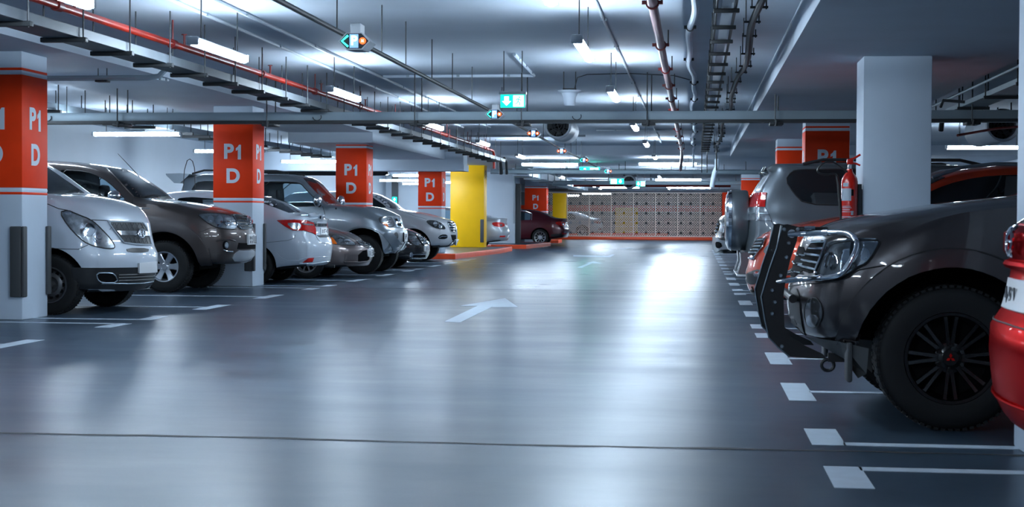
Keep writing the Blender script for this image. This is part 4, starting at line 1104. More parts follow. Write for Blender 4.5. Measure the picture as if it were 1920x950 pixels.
# ------------------------------------------------------------------ paints
P_white = paint('white_car_paint', (0.48, 0.54, 0.61), .1, .35)
P_bronze = paint('bronze_grey_paint', (0.080, 0.066, 0.063), .6, .34)
P_champ = paint('champagne_brown_paint', (0.20, 0.165, 0.16), .6, .34)
P_silver = paint('blue_silver_paint', (0.22, 0.26, 0.30), .6, .34)
P_silver2 = paint('light_silver_paint', (0.42, 0.46, 0.50), .5, .34)
P_black = paint('black_car_paint', (0.010, 0.010, 0.012), .2, .25)
P_pearl = paint('pearl_grey_paint', (0.50, 0.52, 0.55), .3, .34)
P_dgrey = paint('dark_graphite_paint', (0.052, 0.046, 0.049), .6, .32)
P_orange = paint('orange_red_car_paint', (0.60, 0.050, 0.010), .35, .3)
P_grey = paint('mid_grey_paint', (0.135, 0.160, 0.180), .6, .36)
P_maroon = paint('maroon_paint', (0.085, 0.008, 0.016), .35, .3)
P_red = pm('bright_red_paint', (0.42, 0.006, 0.012), 0.26, 0.85, 0.2, 0.03)
P_red.node_tree.nodes['Principled BSDF'].inputs['Specular Tint'].default_value = (0.75, 0.10, 0.12, 1)
mesh_m = pm('grille_mesh', (0.03, 0.034, 0.038), 0.4, 0.5)

# ================= white van (left, nearest)
v = Car('van', 'white van nose poking out from behind the nearest left P1 D column', 'van', -6.16, 17.75, -1, 5.1, .96,
    top=[(.40,1.06),(.43,1.12),(.48,1.185),(.6,1.27),(.9,1.355),(1.1,1.385),(1.27,1.40),(1.42,1.50),(1.75,1.73),(2.05,1.87),(2.4,1.93),(5.0,1.93)],
    belt=[(0,.98),(.35,1.06),(.7,1.18),(1.05,1.31),(1.4,1.34),(5,1.34)], bot=[(0,.26),(1,.26),(5,.3)],
    F=[(.2,.45),(.27,.40),(.34,.35),(.5,.31),(.63,.29),(.71,.31),(.77,.34),(.95,.38),(1.06,.40)], cf=.40, pf=2.1, DF=1.15, roofw=[(0,.80),(1,.84),(1.6,.80),(5,.84)], crown=[(0,.03),(1,.05),(2,.06),(5,.06)],
    paintm=P_white, wheels=[(1.17, .345, .345, .43), (4.3, .345, .345, .43)])
put_wheels(v, .345, .215, .205, 'steel', steelwheel, 12)
lo = [(134,501.4),(160,501.6),(200,501.8),(258,501),(291,499),(290.5,512),(287,527),(282,538),(255,543),(225,545),(200,549),(170,552),(150,549),(141.5,547.5),(139.5,528)]
v.patch(lo, blackp, 'lower_bumper', sm=0, off=.006, div=24)
v.patch([(180.4,511.5),(200,511),(214,512.5),(221,529),(190,530),(183,524)], darkcav, 'fog_recess', off=.01, sm=1)
v.line([(180.4,511.5),(200,511),(214,512.5),(221,529),(190,530),(183,524)], .007, steel, 'recess_trim', closed=True, sm=1, lift=.01)
for y in (514.5, 519.5, 525): v.line([(221, y + .5), (250, y - .2), (287, y - 2.2)], .010, guard_m, 'intake_slat', lift=.012)
v.line([(190,531),(240,531),(270,530),(287,527)], .007, steel, 'recess_trim', lift=.008)
hl = [(111.6,397.2),(127.3,394),(143,401),(171.5,412),(190.5,429.4),(207.8,448.4),(215.7,462.6),(211,466.7),(190.5,464.8),(165.2,457.8),(147.9,445.2),(127.3,423)]
h = v.patch(hl, lampch, 'headlamp', off=.006, mirror=True, div=16)
v.line(hl, .008, blackp, 'headlamp_rim', closed=True, sm=1, lift=.004, mirror=True)
v.lens(166, 431, 11, 13, parent=h); v.lens(182, 446, 8, 9, parent=h); v.lens(127, 399.5, 7, 3, parent=h)
v.patch([(150,420),(157,417),(160,440),(166,455),(160,453),(150,441)], lens_m, 'lens', off=.010, parent=h, div=6)
gr = [(201.5,415.2),(235,415.8),(266.2,416.8),(273.2,426.3),(279,444),(283,459),(270,459),(250,457.5),(231.5,454.7),(218.9,438.9)]
g = v.patch(gr, mesh_m, 'grille', off=.008, div=18); v.line(gr, .009, P_white, 'grille_surround', closed=True, lift=.01)
v.patch([(217,432.5),(245,433),(276,433.5),(278.6,442.5),(250,441.5),(224,440.5)], lampch, 'grille_bar', off=.02, sm=0, parent=g)
for k in range(7):
    x0 = 205 + k*9.6; v.line([(x0, 418), (x0 + 7, 431)], .0025, guard_m, 'mesh_wire', lift=.01, parent=g); v.line([(x0 + 7, 418), (x0, 431)], .0025, guard_m, 'mesh_wire', lift=.01, parent=g)
    x0 = 226 + k*7.4; v.line([(x0, 443), (x0 + 6, 456)], .0025, guard_m, 'mesh_wire', lift=.01, parent=g); v.line([(x0 + 6, 443), (x0, 456)], .0025, guard_m, 'mesh_wire', lift=.01, parent=g)
v.line(oval(261.5, 438, 6.2, 8), .008, chrome, 'emblem', closed=True, lift=.03); v.line([(258.5,433),(259.5,443)], .007, chrome, 'emblem', lift=.03); v.line([(264,432.5),(265,443)], .007, chrome, 'emblem', lift=.03); v.line([(259,440),(264.6,436)], .006, chrome, 'emblem', lift=.03)
v.patch([(236,465),(279,465),(277,473.6),(239,473)], blackp, 'bumper_slot', off=.008, sm=1)
v.patch([(258,493),(290,490),(290.8,509.5),(258,511)], plate_m, 'number_plate', off=.03, sm=0, thick=.04, div=6)
v.line([(171.5,412),(201,413.2),(235,414),(266,415.4)], .005, rubber, 'bonnet_seam'); v.line([(89,382),(110,391),(127,394)], .005, rubber, 'bonnet_seam')
v.line([(92,465),(120,466.5),(147,467),(165,459)], .004, rubber, 'bumper_seam')
v.patch([(60,318),(90,315),(158,362),(120,363),(60,363)], vglass, 'windscreen', off=.006, sm=0, div=18)

# ================= bronze SUV
f = Car('suv', 'bronze grey SUV with silver six spoke wheels behind the white van', 'suv', -6.72, 22.9, -1, 4.72, .92,
    top=[(.10,1.05),(.13,1.15),(.3,1.22),(.66,1.29),(1.1,1.36),(1.42,1.40),(1.66,1.57),(1.95,1.76),(2.17,1.875),(2.6,1.945),(3.3,1.98),(4.3,1.93),(4.6,1.83)],
    belt=[(0,1.0),(.3,1.13),(.8,1.22),(1.3,1.31),(1.7,1.33),(4.6,1.38)], bot=[(0,.42),(.5,.42),(4.6,.42)],
    F=[(.35,.30),(.4,.2),(.48,.06),(.64,.02),(.84,.02),(.94,.05),(1.07,.09),(1.17,.15)], cf=.36, pf=2.3, roofw=[(0,.84),(1.3,.86),(1.7,.80),(4.6,.80)], crown=[(0,.03),(1.3,.04),(2,.07),(4.6,.07)],
    paintm=P_bronze, wheels=[(1.10, .385, .385, .52), (3.85, .385, .385, .50)],
    windows=[[(2.80,1.37),(2.76,1.82),(2.35,1.80),(2.10,1.71),(1.87,1.54),(1.70,1.37)], [(4.05,1.40),(3.95,1.81),(2.88,1.83),(2.90,1.38)]])
put_wheels(f, .385, .265, .222, 'six', alloy, 6)
f.glass(0); f.glass(1)
f.line([(2.80,1.37),(2.76,1.82),(2.35,1.80),(2.10,1.71),(1.87,1.54),(1.70,1.37)], .008, rubber, 'window_seal', 'side', True, True, sm=1, lift=.004)
for sx in (1.95, 2.95):   # seats seen through the glass
    for sy in (-.36, .36):
        b = MB(); b.bbox((-(sx+.62), sy - .24, 1.0), (-(sx+.48), sy + .24, 1.40), .05); b.bbox((-(sx+.62), sy - .13, 1.43), (-(sx+.50), sy + .13, 1.62), .05); b.tube([(-(sx+.56), sy, 1.36), (-(sx+.56), sy, 1.46)], .03, 8); b.build('seat', interior, f.root, off=(0,0,0))
f.patch([(198,314.5),(233,317),(238.5,319),(262,333.5),(293,352.8),(314,368.5),(280,371),(262,370.5),(249,367),(222,339)], vglass, 'windscreen', off=.006, sm=0, div=18)
f.line([(198,314),(222,338.5),(249,367),(252,371)], .010, P_bronze, 'windscreen_pillar', lift=.01)
f.line([(262,371.5),(285,367),(300,368.5)], .006, rubber, 'wiper', lift=.02)
f.mirror_cap((-1.80, -1.06, 1.43), (.10, .13, .085), chrome)
f.line([(248,372),(249.5,392),(249,420)], .005, rubber, 'door_seam')
hp = [(369.4,401.8),(384,399.9),(403,399.9),(420,401.8),(440,405.6),(443.7,417.9),(444.7,429.7),(422,428.9),(406.8,426.4),(393.5,420.7),(380.2,411.3)]
h = f.patch(hp, lampch, 'headlamp', off=.006, mirror=True, div=14); f.line(hp, .008, blackp, 'headlamp_rim', closed=True, sm=1, lift=.004, mirror=True)
f.lens(411, 415, 7, 10.5, parent=h); f.lens(426, 413, 6.5, 9, parent=h); f.lens(395, 411, 6, 6, parent=h)
gp = [(431,402.2),(461.7,404.6),(468.3,412.2),(473,425.5),(467.4,429.2),(445.6,428.5),(440,406.5)]
g = f.patch(gp, mesh_m, 'grille', off=.008); f.line(gp, .010, chrome, 'grille_surround', closed=True, sm=1, lift=.012)
for y in (409.5, 414.5, 419.5, 424.5): f.line([(441 + (y-406)*.2, y), (455, y + .5), (468 + (y-412)*.2, y + 1)], .010, chrome, 'grille_slat', lift=.018, parent=g)
f.line(oval(465.5, 414.5, 5, 7.5), .009, chrome, 'emblem', closed=True, lift=.03); f.line(oval(465.5, 412.5, 4.6, 2.4), .006, chrome, 'emblem', closed=True, lift=.03); f.line(oval(465.5, 415, 1.8, 6.6), .006, chrome, 'emblem', closed=True, lift=.03)
f.patch([(447.5,455),(478,456),(478,466.5),(444.7,467)], darkcav, 'bumper_intake', off=.008, sm=0)
f.patch([(443.7,469),(460,469.5),(476.5,468),(475.5,481),(458,489),(432,488.5)], P_silver2, 'skid_plate', off=.018, sm=1, thick=.03)
f.patch(oval(422.9,459.6,5.5,8.5), darkcav, 'fog_recess', off=.008, sm=0); f.lens(424, 459.6, 3.6, 6)
f.line([(405,452),(416,449.5),(430,448.5),(441,452)], .012, P_bronze, 'bumper_crease', lift=.006); f.line([(418,468),(426,471),(436,471.5)], .010, chrome, 'fog_trim', lift=.006)
t_ = f.patch([(462.7,439.7),(479.7,439),(480.3,457.7),(462.7,458.6)], plate_m, 'number_plate', off=.03, sm=0, thick=.04, div=6)
for seg in ([(465.5,442.5),(465.5,449)], [(468.8,442.5),(468.8,449)], [(465.5,445.8),(468.8,445.8)], [(472.5,442),(472.5,455)], [(476,442),(476,455)], [(466,451),(466,455.5)], [(469,451),(469,455.5)], [(474,455),(477,455)]): f.line(seg, .006, ink, 'characters', lift=.031, parent=t_)
f.flare(1.10, .39, .535, .70, -.02, PI*.98, P_bronze, off=.030)
f.line([(370,402),(373,436)], .002, P_bronze, 'crease') if False else None
f.line([(391.6,465),(397.3,493)], .005, rubber, 'bumper_seam'); f.line([(373,436),(395,427),(444,431)], .004, rubber, 'bumper_seam')
b = MB(); b.tube([f.pt(px, py, 22.5) for px, py in ((262, 332), (242, 310), (221, 288))], [.007, .005, .003], 6); b.build('aerial', blackp, f.root, off=(0,0,0))
for k in range(5): f.line([(266 + k*3.1, 390.5), (267.8 + k*3.1, 390.7)], .008, steel, 'badge', lift=.002)
b = MB(); b.box((-1.6, -.45, .33), (-.7, .45, .45)); b.tube([(-1.1, -.7, .33), (-1.1, .7, .33)], .06, 8); b.build('underbody', darkcav, f.root, off=(0,0,0))

# ================= white saloon (tail towards the aisle)
s_ = Car('sedan', 'white saloon backed in with red tail lamps, right of the second P1 D column', 'car', -6.16, 26.0, -1, 4.42, .85,
    top=[(.14,1.10),(.16,1.155),(.36,1.165),(.52,1.17),(.62,1.205),(1.02,1.40),(1.27,1.475),(1.7,1.55),(2.2,1.58),(2.5,1.585),(2.85,1.55),(3.25,1.37),(3.55,1.14),(4.0,1.02),(4.35,.86)],
    belt=[(0,1.04),(.3,1.09),(.62,1.12),(1.2,1.06),(3.3,1.0),(4.3,.78)], bot=[(0,.30),(.5,.27),(1,.22),(4.3,.22)],
    F=[(.25,.30),(.34,.16),(.4,.13),(.53,.11),(.68,.10),(.78,.15),(.84,.19),(1.04,.20),(1.14,.14)], R=[(.2,.1),(.5,0),(.8,.05)], cf=.26, pf=2.2, roofw=[(0,.84),(.6,.84),(1.3,.72),(3,.72),(3.6,.84),(4.4,.8)], crown=[(0,.03),(.6,.035),(1.2,.06),(3,.06),(3.8,.04)],
    paintm=P_white, wheels=[(1.20, .305, .305, .37), (3.75, .305, .305, .37)],
    windows=[[(1.9,1.10),(1.75,1.42),(2.35,1.46),(2.6,1.44),(2.6,1.08)], [(2.68,1.08),(2.68,1.44),(2.95,1.36),(3.35,1.08)]])
put_wheels(s_, .305, .19, .20, 'six', alloy, 7); s_.glass(0); s_.glass(1)
s_.patch([(482,363),(497,369.5),(521.7,377),(545,388),(563.3,398.3),(541.7,399),(523.3,392),(496.7,382),(482,376)], dglass, 'rear_window', off=.006, sm=0, div=16)
tl = [(519.4,413),(535,412.3),(551.6,412),(576.7,413.5),(587.4,417),(591.3,427.3),(592,440),(585.6,436.5),(569.5,431.8),(549,431.8),(533.7,423.7)]
o = s_.patch(tl, tail, 'tail_lamp', off=.010, sm=0, mirror=True, div=16); s_.line(tl, .005, blackp, 'lamp_rim', closed=True, lift=.004)
s_.patch([(536.4,418),(550,417.4),(562.3,418),(565,424),(561,430),(549.5,430)], lampch, 'clear_lens', off=.016, parent=o, div=8)
s_.patch([(565,418.2),(586,420),(587,422.5),(568,421.5)], lampch, 'clear_lens', off=.016, parent=o, div=8, sm=0)
b = s_.patch([(576,404.2),(595,402.3),(612.5,401.8),(616,404.5),(600,407.4),(586,409.5),(578,407)], P_white, 'boot_spoiler', off=.045, sm=1, thick=.055, div=12)
s_.patch([(587.4,418),(600,418.5),(614.3,419),(614.8,424),(600,424.5),(589.5,424)], lampdk, 'boot_trim_bar', off=.014, sm=0)
s_.patch([(588,415.6),(594,415.2),(594,416.6),(588.4,417)], blackp, 'badge', off=.008, sm=0, div=4)
pl = s_.patch([(600,427.3),(614.3,426.4),(615,439.8),(600.3,440.7)], plate_m, 'number_plate', off=.02, sm=0, thick=.03, div=6); s_.patch([(594,441.5),(615,441),(616,444.5),(600,445)], guard_m, 'plate_recess', off=.010, sm=0)
for seg in ([(603,430.5),(603,437)], [(606,430.3),(606,437)], [(606,430.3),(608.5,430.2)], [(611,430),(611,436.8)], [(608.5,433.5),(611,433.4)]): s_.line(seg, .006, ink, 'characters', lift=.021, parent=pl)
s_.patch([(567.7,491.5),(577.6,483.7),(588.3,482.8),(585.6,490.3)], tail, 'reflector', off=.010, sm=0, div=8)
s_.line([(591,440),(596,448),(602,455),(618,457)], .004, rubber, 'bumper_seam'); s_.line([(497,455),(515,453),(540,450.5),(552,446),(554,440)], .003, rubber, 'bumper_seam')
s_.line([(519,474),(528,483),(540,488),(560,488),(572,483),(590,481.5),(619,480)], .004, P_white, 'bumper_crease', lift=.006)
s_.line([(561,493),(585,494),(603,491),(618,489)], .008, P_white, 'bumper_lip', lift=.008)
b = MB(); b.tube([(-.34, .55, .27), (-.15, .55, .26)], .03, 10); b.build('exhaust_pipe', darkst, s_.root, off=(0,0,0))
b = MB(); b.tube([(-1.55, 0, 1.55), (-1.40, 0, 1.75), (-1.32, 0, 1.95)], [.006, .004, .003], 6); b.build('aerial', blackp, s_.root, off=(0,0,0))
bw = MB(); cpt = [at(px, py, 26.0) - s_.loc for px, py in ((344, 356), (344.5, 335), (346, 318), (351, 301), (356, 298), (361, 302), (364.5, 314), (365.5, 326), (366, 352))]
bw.tube(cpt, .007, 6); bw.build('bent_aerial', blackp, s_.root, off=(0,0,0))

# ================= champagne brown saloon (front)
a_ = Car('sedan', 'champagne brown saloon nose with amber lamp corner, between white saloon and silver SUV', 'car', -6.0, 28.4, -1, 4.85, .90,
    top=[(.10,.60),(.16,.655),(.20,.71),(.33,.79),(.50,.85),(.75,.905),(.93,.94),(1.3,.99),(1.7,1.18),(2.2,1.39),(2.7,1.45),(3.6,1.43),(4.2,1.10),(4.8,1.02)],
    belt=[(0,.60),(.3,.71),(.7,.81),(1.3,.92),(4.8,.95)], bot=[(0,.22),(.6,.20),(4.8,.22)],
    F=[(.2,.16),(.24,.11),(.31,.08),(.45,.03),(.52,.03),(.6,.08),(.67,.15)], cf=.40, pf=2.2, roofw=[(0,.82),(1.3,.84),(2.2,.72),(3.6,.72),(4.8,.82)], crown=[(0,.02),(1.3,.04),(2.2,.06),(4.8,.04)],
    paintm=P_champ, wheels=[(1.08, .315, .315, .38), (3.75, .315, .315, .38)])
put_wheels(a_, .315, .2, .21, 'multi', alloy, 10)
a_.patch([(1.45,-.62),(2.15,-.55),(2.15,.55),(1.45,.62)], dglass, 'windscreen', 'top', sm=0)
a_.patch([(1.75,1.0),(2.25,1.34),(3.4,1.34),(3.8,1.02)], dglass, 'window_glass', 'side', mirror=True)
hp = [(619.9,445),(625.3,439),(642,442.4),(657.2,449),(667.4,458.4),(665.7,460),(642,459),(623.6,457.6)]
h = a_.patch(hp, lampch, 'headlamp', off=.006, mirror=True, div=14); a_.line(hp, .007, blackp, 'headlamp_rim', closed=True, sm=1, lift=.003)
a_.patch([(619.5,445),(623.6,445.8),(632,457.4),(623.4,457.4)], amber, 'turn_signal', off=.012, sm=0, parent=h, div=8); a_.lens(637, 450.5, 5, 5, parent=h); a_.lens(649, 453, 5, 4.5, parent=h)
gp = [(667.4,451.7),(685.9,451.2),(691,457),(696.8,464.3),(691.8,465),(675.8,459.2)]
g = a_.patch(gp, mesh_m, 'grille', off=.006, sm=0); a_.line(gp, .008, chrome, 'grille_surround', closed=True, lift=.01); a_.line([(670,454.5),(689,455)], .007, chrome, 'grille_slat', lift=.012, parent=g); a_.line([(674,458),(692.5,460)], .007, chrome, 'grille_slat', lift=.012, parent=g)
a_.line([(687,453),(689,461)], .01, chrome, 'emblem', lift=.02); a_.line([(690.5,456),(692.5,463)], .01, chrome, 'emblem', lift=.02); a_.line([(688,457.5),(691.7,459.5)], .008, chrome, 'emblem', lift=.02)
a_.patch([(671.6,477.8),(680,470),(692,467),(693,480),(690.5,488.7),(671.6,490)], darkcav, 'bumper_intake', off=.006, sm=0)
a_.patch([(646,476.5),(670.5,477.5),(670.5,487.6),(646,488.3)], P_champ, 'bumper_panel', off=.010, sm=0); a_.line([(646,476.5),(671,477.6),(671,488)], .004, rubber, 'bumper_seam', lift=.004)
a_.line([(645,490.5),(671,491),(688,489.5),(693.5,485)], .014, P_champ, 'bumper_lip', lift=.012)
pl = a_.patch([(687.6,467.7),(700.7,466),(701,479.4),(688.4,480.3)], plate_m, 'number_plate', off=.03, sm=0, thick=.04, div=6)
for seg in ([(690.5,470),(690.7,478)], [(694,470),(697,469.6)], [(697,469.6),(697.2,477)], [(694.2,473.5),(697,473.3)], [(694.2,477.4),(697.2,477)], [(698.6,469.6),(698.8,477)], [(698.6,473.4),(700,473.2)]): a_.line(seg, .006, ink, 'characters', lift=.031, parent=pl)
a_.line([(618,425),(640,436),(662,447),(668,451)], .004, rubber, 'bonnet_seam')

# ================= silver grey SUV with roof spoiler (front)
p = Car('suv', 'blue silver SUV with roof spoiler, in front of the third P1 D column', 'suv', -5.78, 30.85, -1, 4.80, .93,
    top=[(.10,1.05),(.18,1.13),(.25,1.18),(.5,1.285),(.74,1.345),(1.23,1.37),(1.50,1.39),(1.79,1.64),(2.03,1.90),(2.18,1.96),(2.6,2.0),(4.2,2.0),(4.62,1.95)],
    belt=[(0,1.04),(.42,1.16),(.85,1.25),(1.4,1.31),(4.7,1.34)], bot=[(0,.40),(.4,.38),(4.7,.42)],
    F=[(.4,.28),(.45,.18),(.62,.09),(.74,.06),(.84,.07),(.93,.14),(1.16,.20)], R=[(.4,.08),(.7,0),(1.2,.03),(1.5,.10),(1.95,.25)], cf=.36, pf=2.4, cr=.18, roofw=[(0,.84),(1.4,.86),(1.9,.80),(4.7,.80)], crown=[(0,.03),(1.4,.04),(2.1,.07),(4.7,.07)],
    paintm=P_silver, wheels=[(.78, .385, .385, .53), (3.55, .385, .385, .50)],
    windows=[[(1.60,1.34),(1.73,1.45),(1.98,1.70),(2.06,1.79),(2.2,1.825),(2.86,1.83),(2.86,1.33)], [(2.95,1.33),(2.95,1.83),(3.6,1.83),(3.65,1.34)]])
put_wheels(p, .385, .265, .215, 'six', alloy, 6); p.glass(0); p.glass(1)
p.line([(1.60,1.34),(1.73,1.45),(1.98,1.70),(2.06,1.79),(2.2,1.825),(2.86,1.83),(2.86,1.33)], .009, rubber, 'window_seal', 'side', True, True, sm=1, lift=.004)
p.patch([(4.4,1.38),(4.28,1.76),(4.15,1.84),(3.75,1.84),(3.78,1.36)], dglass, 'window_glass', 'side', mirror=True)
p.patch([(569,334.5),(586,334.5),(597.5,345.5),(610,359),(632,380.5),(615,383),(598.3,366),(580,347)], vglass, 'windscreen', off=.006, sm=0)
p.mirror_cap((-1.66, -1.04, 1.46), (.085, .12, .13), chrome)
for sx in (2.35,):
    for sy in (-.38, .38):
        b = MB(); b.bbox((-(sx+.60), sy - .24, 1.0), (-(sx+.46), sy + .24, 1.45), .05); b.bbox((-(sx+.60), sy - .13, 1.50), (-(sx+.49), sy + .13, 1.70), .05); b.tube([(-(sx+.54), sy, 1.42), (-(sx+.54), sy, 1.54)], .03, 8); b.build('seat', interior, p.root, off=(0,0,0))
b = MB(); b.prism([(-4.90, 1.99), (-4.89, 1.96), (-4.72, 1.80), (-4.60, 1.80), (-4.45, 1.93), (-4.40, 1.985), (-4.6, 2.0)], 1, -.68, .68); b.build('roof_spoiler', P_silver, p.root, off=(0,0,0))
b = MB()
for sy in (-.66, .66): b.tube([(-2.35, sy, 2.0), (-2.6, sy, 2.05), (-4.1, sy, 2.06), (-4.35, sy, 1.99)], .02, 8)
b.build('roof_rails', darkst, p.root, off=(0,0,0))
p.line([(605,386.7),(607.5,395),(609,402),(609,425)], .005, rubber, 'door_seam'); p.patch(oval(630, 391, 1.7, 1.7), blackp, 'badge', sm=0, div=4)
hp = [(709.4,409.6),(716.2,406.2),(733,405.7),(737.2,413.8),(740.6,425.6),(719.5,425.2),(714.5,418.8)]
h = p.patch(hp, lampch, 'headlamp', off=.006, mirror=True, div=12); p.line(hp, .007, blackp, 'headlamp_rim', closed=True, sm=1, lift=.004, mirror=True)
p.patch([(716.2,417.1),(723.8,416.3),(728,424.9),(720,424.9)], amber, 'turn_signal', off=.012, sm=0, parent=h, div=8); p.lens(729, 413, 4.5, 5.5, parent=h)
gp = [(737.5,407.9),(748.2,408.7),(755,424.7),(743,425.6)]
g = p.patch(gp, chrome, 'grille', off=.010, sm=0); p.patch([(740,410),(743.5,410),(746,415),(742,415)], darkcav, 'grille_opening', off=.016, sm=0, div=5, parent=g); p.patch([(744,418.5),(750.5,418.5),(752.5,423.5),(746,424)], darkcav, 'grille_opening', off=.016, sm=0, div=5, parent=g)
p.line([(704,427),(720,427),(742,428),(756,428)], .007, rubber, 'bumper_seam')
p.patch([(705,428.5),(730,427.5),(757,429),(764,436),(764.5,444),(760,456),(750,470),(741,473.5),(735,475),(719,477),(716,455),(711,440)], P_silver2, 'front_bumper', off=.012, sm=1, thick=.02, div=18)
p.patch(oval(741.4,442.4,4.2,7), guard_m, 'fog_recess', off=.018, sm=0, thick=.022, div=6); p.lens(741.8, 444, 2.8, 4.2)
p.line([(738,451.5),(743,452)], .008, blackp, 'bumper_slot', lift=.014); p.line([(739,453.8),(743,454)], .007, blackp, 'bumper_slot', lift=.014)
pl = p.patch([(754.6,436),(760.4,435),(761,450),(754.9,452.5)], plate_m, 'number_plate', off=.035, sm=0, thick=.04, div=5); p.line([(754.6,436),(754.9,452)], .012, darkcav, 'plate_frame', lift=.03)
for seg in ([(757,439),(757.2,448)], [(759,439),(759.2,443)], [(757,443.5),(759.2,443.4)]): p.line(seg, .006, ink, 'characters', lift=.036, parent=pl)
p.line([(741,473.5),(752,463),(761,449)], .010, guard_m, 'bumper_lip', lift=.012)
p.flare(.78, .40, .54, .69, .02, PI*.99, P_silver, off=.030)
b = MB(); b.box((-1.4, -.45, .33), (-.5, .45, .45)); b.tube([(-.8, -.7, .36), (-.8, .7, .36)], .06, 8); b.build('underbody', darkcav, p.root, off=(0,0,0))

# ================= black car (front)
k_ = Car('hatchback', 'black car nose with chrome grille and plate, right of the silver SUV bumper', 'car', -5.87, 33.85, -1, 4.3, .87,
    top=[(.08,.60),(.13,.65),(.24,.75),(.42,.84),(.65,.895),(1.2,.98),(1.6,1.2),(2.1,1.42),(2.8,1.47),(3.8,1.40),(4.2,1.0)],
    belt=[(0,.58),(.3,.72),(.8,.82),(1.3,.92),(4.2,.95)], bot=[(0,.20),(4.2,.22)],
    F=[(.16,.30),(.2,.10),(.42,.02),(.52,.02),(.64,.08)], cf=.38, pf=2.2, roofw=[(0,.82),(1.2,.84),(2,.72),(4.2,.74)], paintm=P_black, wheels=[(.92, .31, .31, .37), (3.4, .31, .31, .37)])
put_wheels(k_, .31, .2, .2, 'multi', alloy, 10)
k_.patch([(1.3,-.62),(2.0,-.55),(2.0,.55),(1.3,.62)], dglass, 'windscreen', 'top', sm=0); k_.patch([(1.6,1.0),(2.15,1.36),(3.3,1.36),(3.6,1.02)], dglass, 'window_glass', 'side', mirror=True)
hp = [(765,442),(774,441),(783,449),(789,457),(785,461),(775,458),(767,450)]
h = k_.patch(hp, lampch, 'headlamp', off=.006, mirror=True); k_.lens(775, 449, 4, 4, parent=h); k_.lens(783, 456, 3, 3, parent=h)
gp = [(780,440.5),(789.5,439.5),(797,449),(802,459),(795,460),(787,450)]
g = k_.patch(gp, mesh_m, 'grille', off=.006); k_.line(gp, .010, chrome, 'grille_surround', closed=True, lift=.012)
for q in (.25, .5, .75): k_.line([(780 + 15*q, 440.5 + 19.5*q), (789.5 + 12.5*q, 439.5 + 19.5*q)], .012, chrome, 'grille_slat', lift=.016, parent=g)
k_.line(oval(795.5, 450, 2.5, 3.5), .008, chrome, 'emblem', closed=True, lift=.03)
pl = k_.patch([(794.5,460.3),(802,459.6),(803.5,470.4),(795,471.2)], plate_m, 'number_plate', off=.03, sm=0, thick=.04, div=5)
for seg in ([(797,463),(797.4,469)], [(799.5,463),(800,469)]): k_.line(seg, .008, ink, 'characters', lift=.031, parent=pl)
k_.line([(773,477),(785,476.5),(797.5,476)], .012, chrome, 'bumper_trim', lift=.012); k_.line([(771,483.5),(785,484.5),(797,482.5)], .018, lampch, 'bumper_lip', lift=.012); k_.lens(771, 477.5, 3, 5)
k_.patch([(776,479),(797,478),(797,482),(777,482.5)], darkcav, 'bumper_intake', off=.006, sm=0)

# ================= white luxury SUV (front)
m_ = Car('suv', 'pearl white SUV with slatted chrome grille, just left of the big yellow column', 'suv', -6.06, 38.95, -1, 4.8, .96,
    top=[(.05,.98),(.09,1.03),(.35,1.115),(.82,1.235),(1.34,1.31),(1.46,1.335),(1.77,1.55),(2.23,1.755),(2.65,1.80),(4.2,1.76),(4.65,1.6)],
    belt=[(0,.93),(.5,1.06),(1.4,1.19),(4.7,1.3)], bot=[(0,.40),(.6,.36),(4.7,.35)],
    F=[(.25,.50),(.35,.25),(.47,.03),(.69,.0),(.87,.02),(1.03,.08)], cf=.36, pf=2.2, roofw=[(0,.84),(1.4,.85),(2.2,.76),(4.7,.78)],
    paintm=P_pearl, wheels=[(.98, .38, .38, .47), (3.85, .38, .38, .47)])
put_wheels(m_, .38, .26, .24, 'multi', alloy, 5)
m_.patch([(690,357),(698,360.5),(730.5,376),(751.5,391.5),(735,391),(726,387),(712,374),(690,363)], vglass, 'windscreen', off=.006, sm=0)
m_.patch([(690,366),(699,370),(718,383),(724,388.5),(716,389),(690,386)], dglass, 'window_glass', off=.006, sm=0); m_.mirror_cap((-1.75, -1.06, 1.24), (.11, .12, .085), P_pearl)
m_.line([(690,363),(712,374),(728,389)], .008, chrome, 'pillar_trim', lift=.004)
hp = [(798.7,414),(808,412.3),(823,415.7),(831.6,422.4),(835.8,429.2),(828.2,429.5),(814.7,426.6),(804.6,420.7)]
h = m_.patch(hp, lampdk, 'headlamp', off=.006, mirror=True); m_.line(hp, .008, blackp, 'headlamp_rim', closed=True, sm=1, lift=.004); m_.lens(816, 420, 4, 4.5, parent=h); m_.lens(826, 424.5, 4, 4, parent=h)
gp = [(838.5,416.8),(850,416.5),(854.3,434.2),(845,433)]
g = m_.patch(gp, darkcav, 'grille', off=.008, sm=0); m_.line(gp, .012, chrome, 'grille_surround', closed=True, lift=.012)
for q in (.22, .5, .78): m_.line([(838.5 + 6.5*q, 416.8 + 16*q), (850 + 4.3*q, 416.5 + 17.7*q)], .022, chrome, 'grille_slat', lift=.016, parent=g)
fp = [(819.8,446.9),(826.5,439.3),(838.3,439.3),(839.2,446),(831.6,448.5)]
m_.patch(fp, darkcav, 'fog_recess', off=.008); m_.line([(823,445),(829,443),(838,443)], .010, chrome, 'fog_trim', lift=.014)
m_.patch([(845,440),(854.5,440),(855,449),(848,451)], darkcav, 'bumper_intake', off=.008, sm=0)
m_.patch([(811.4,460.3),(840,460.3),(851,449.5),(855,450),(853,458),(838,468),(823,471.5),(815,471)], blackp, 'lower_bumper', off=.010, sm=0)
m_.line([(823,471.5),(833,466),(846,456),(852,452)], .016, chrome, 'skid_trim', lift=.014)
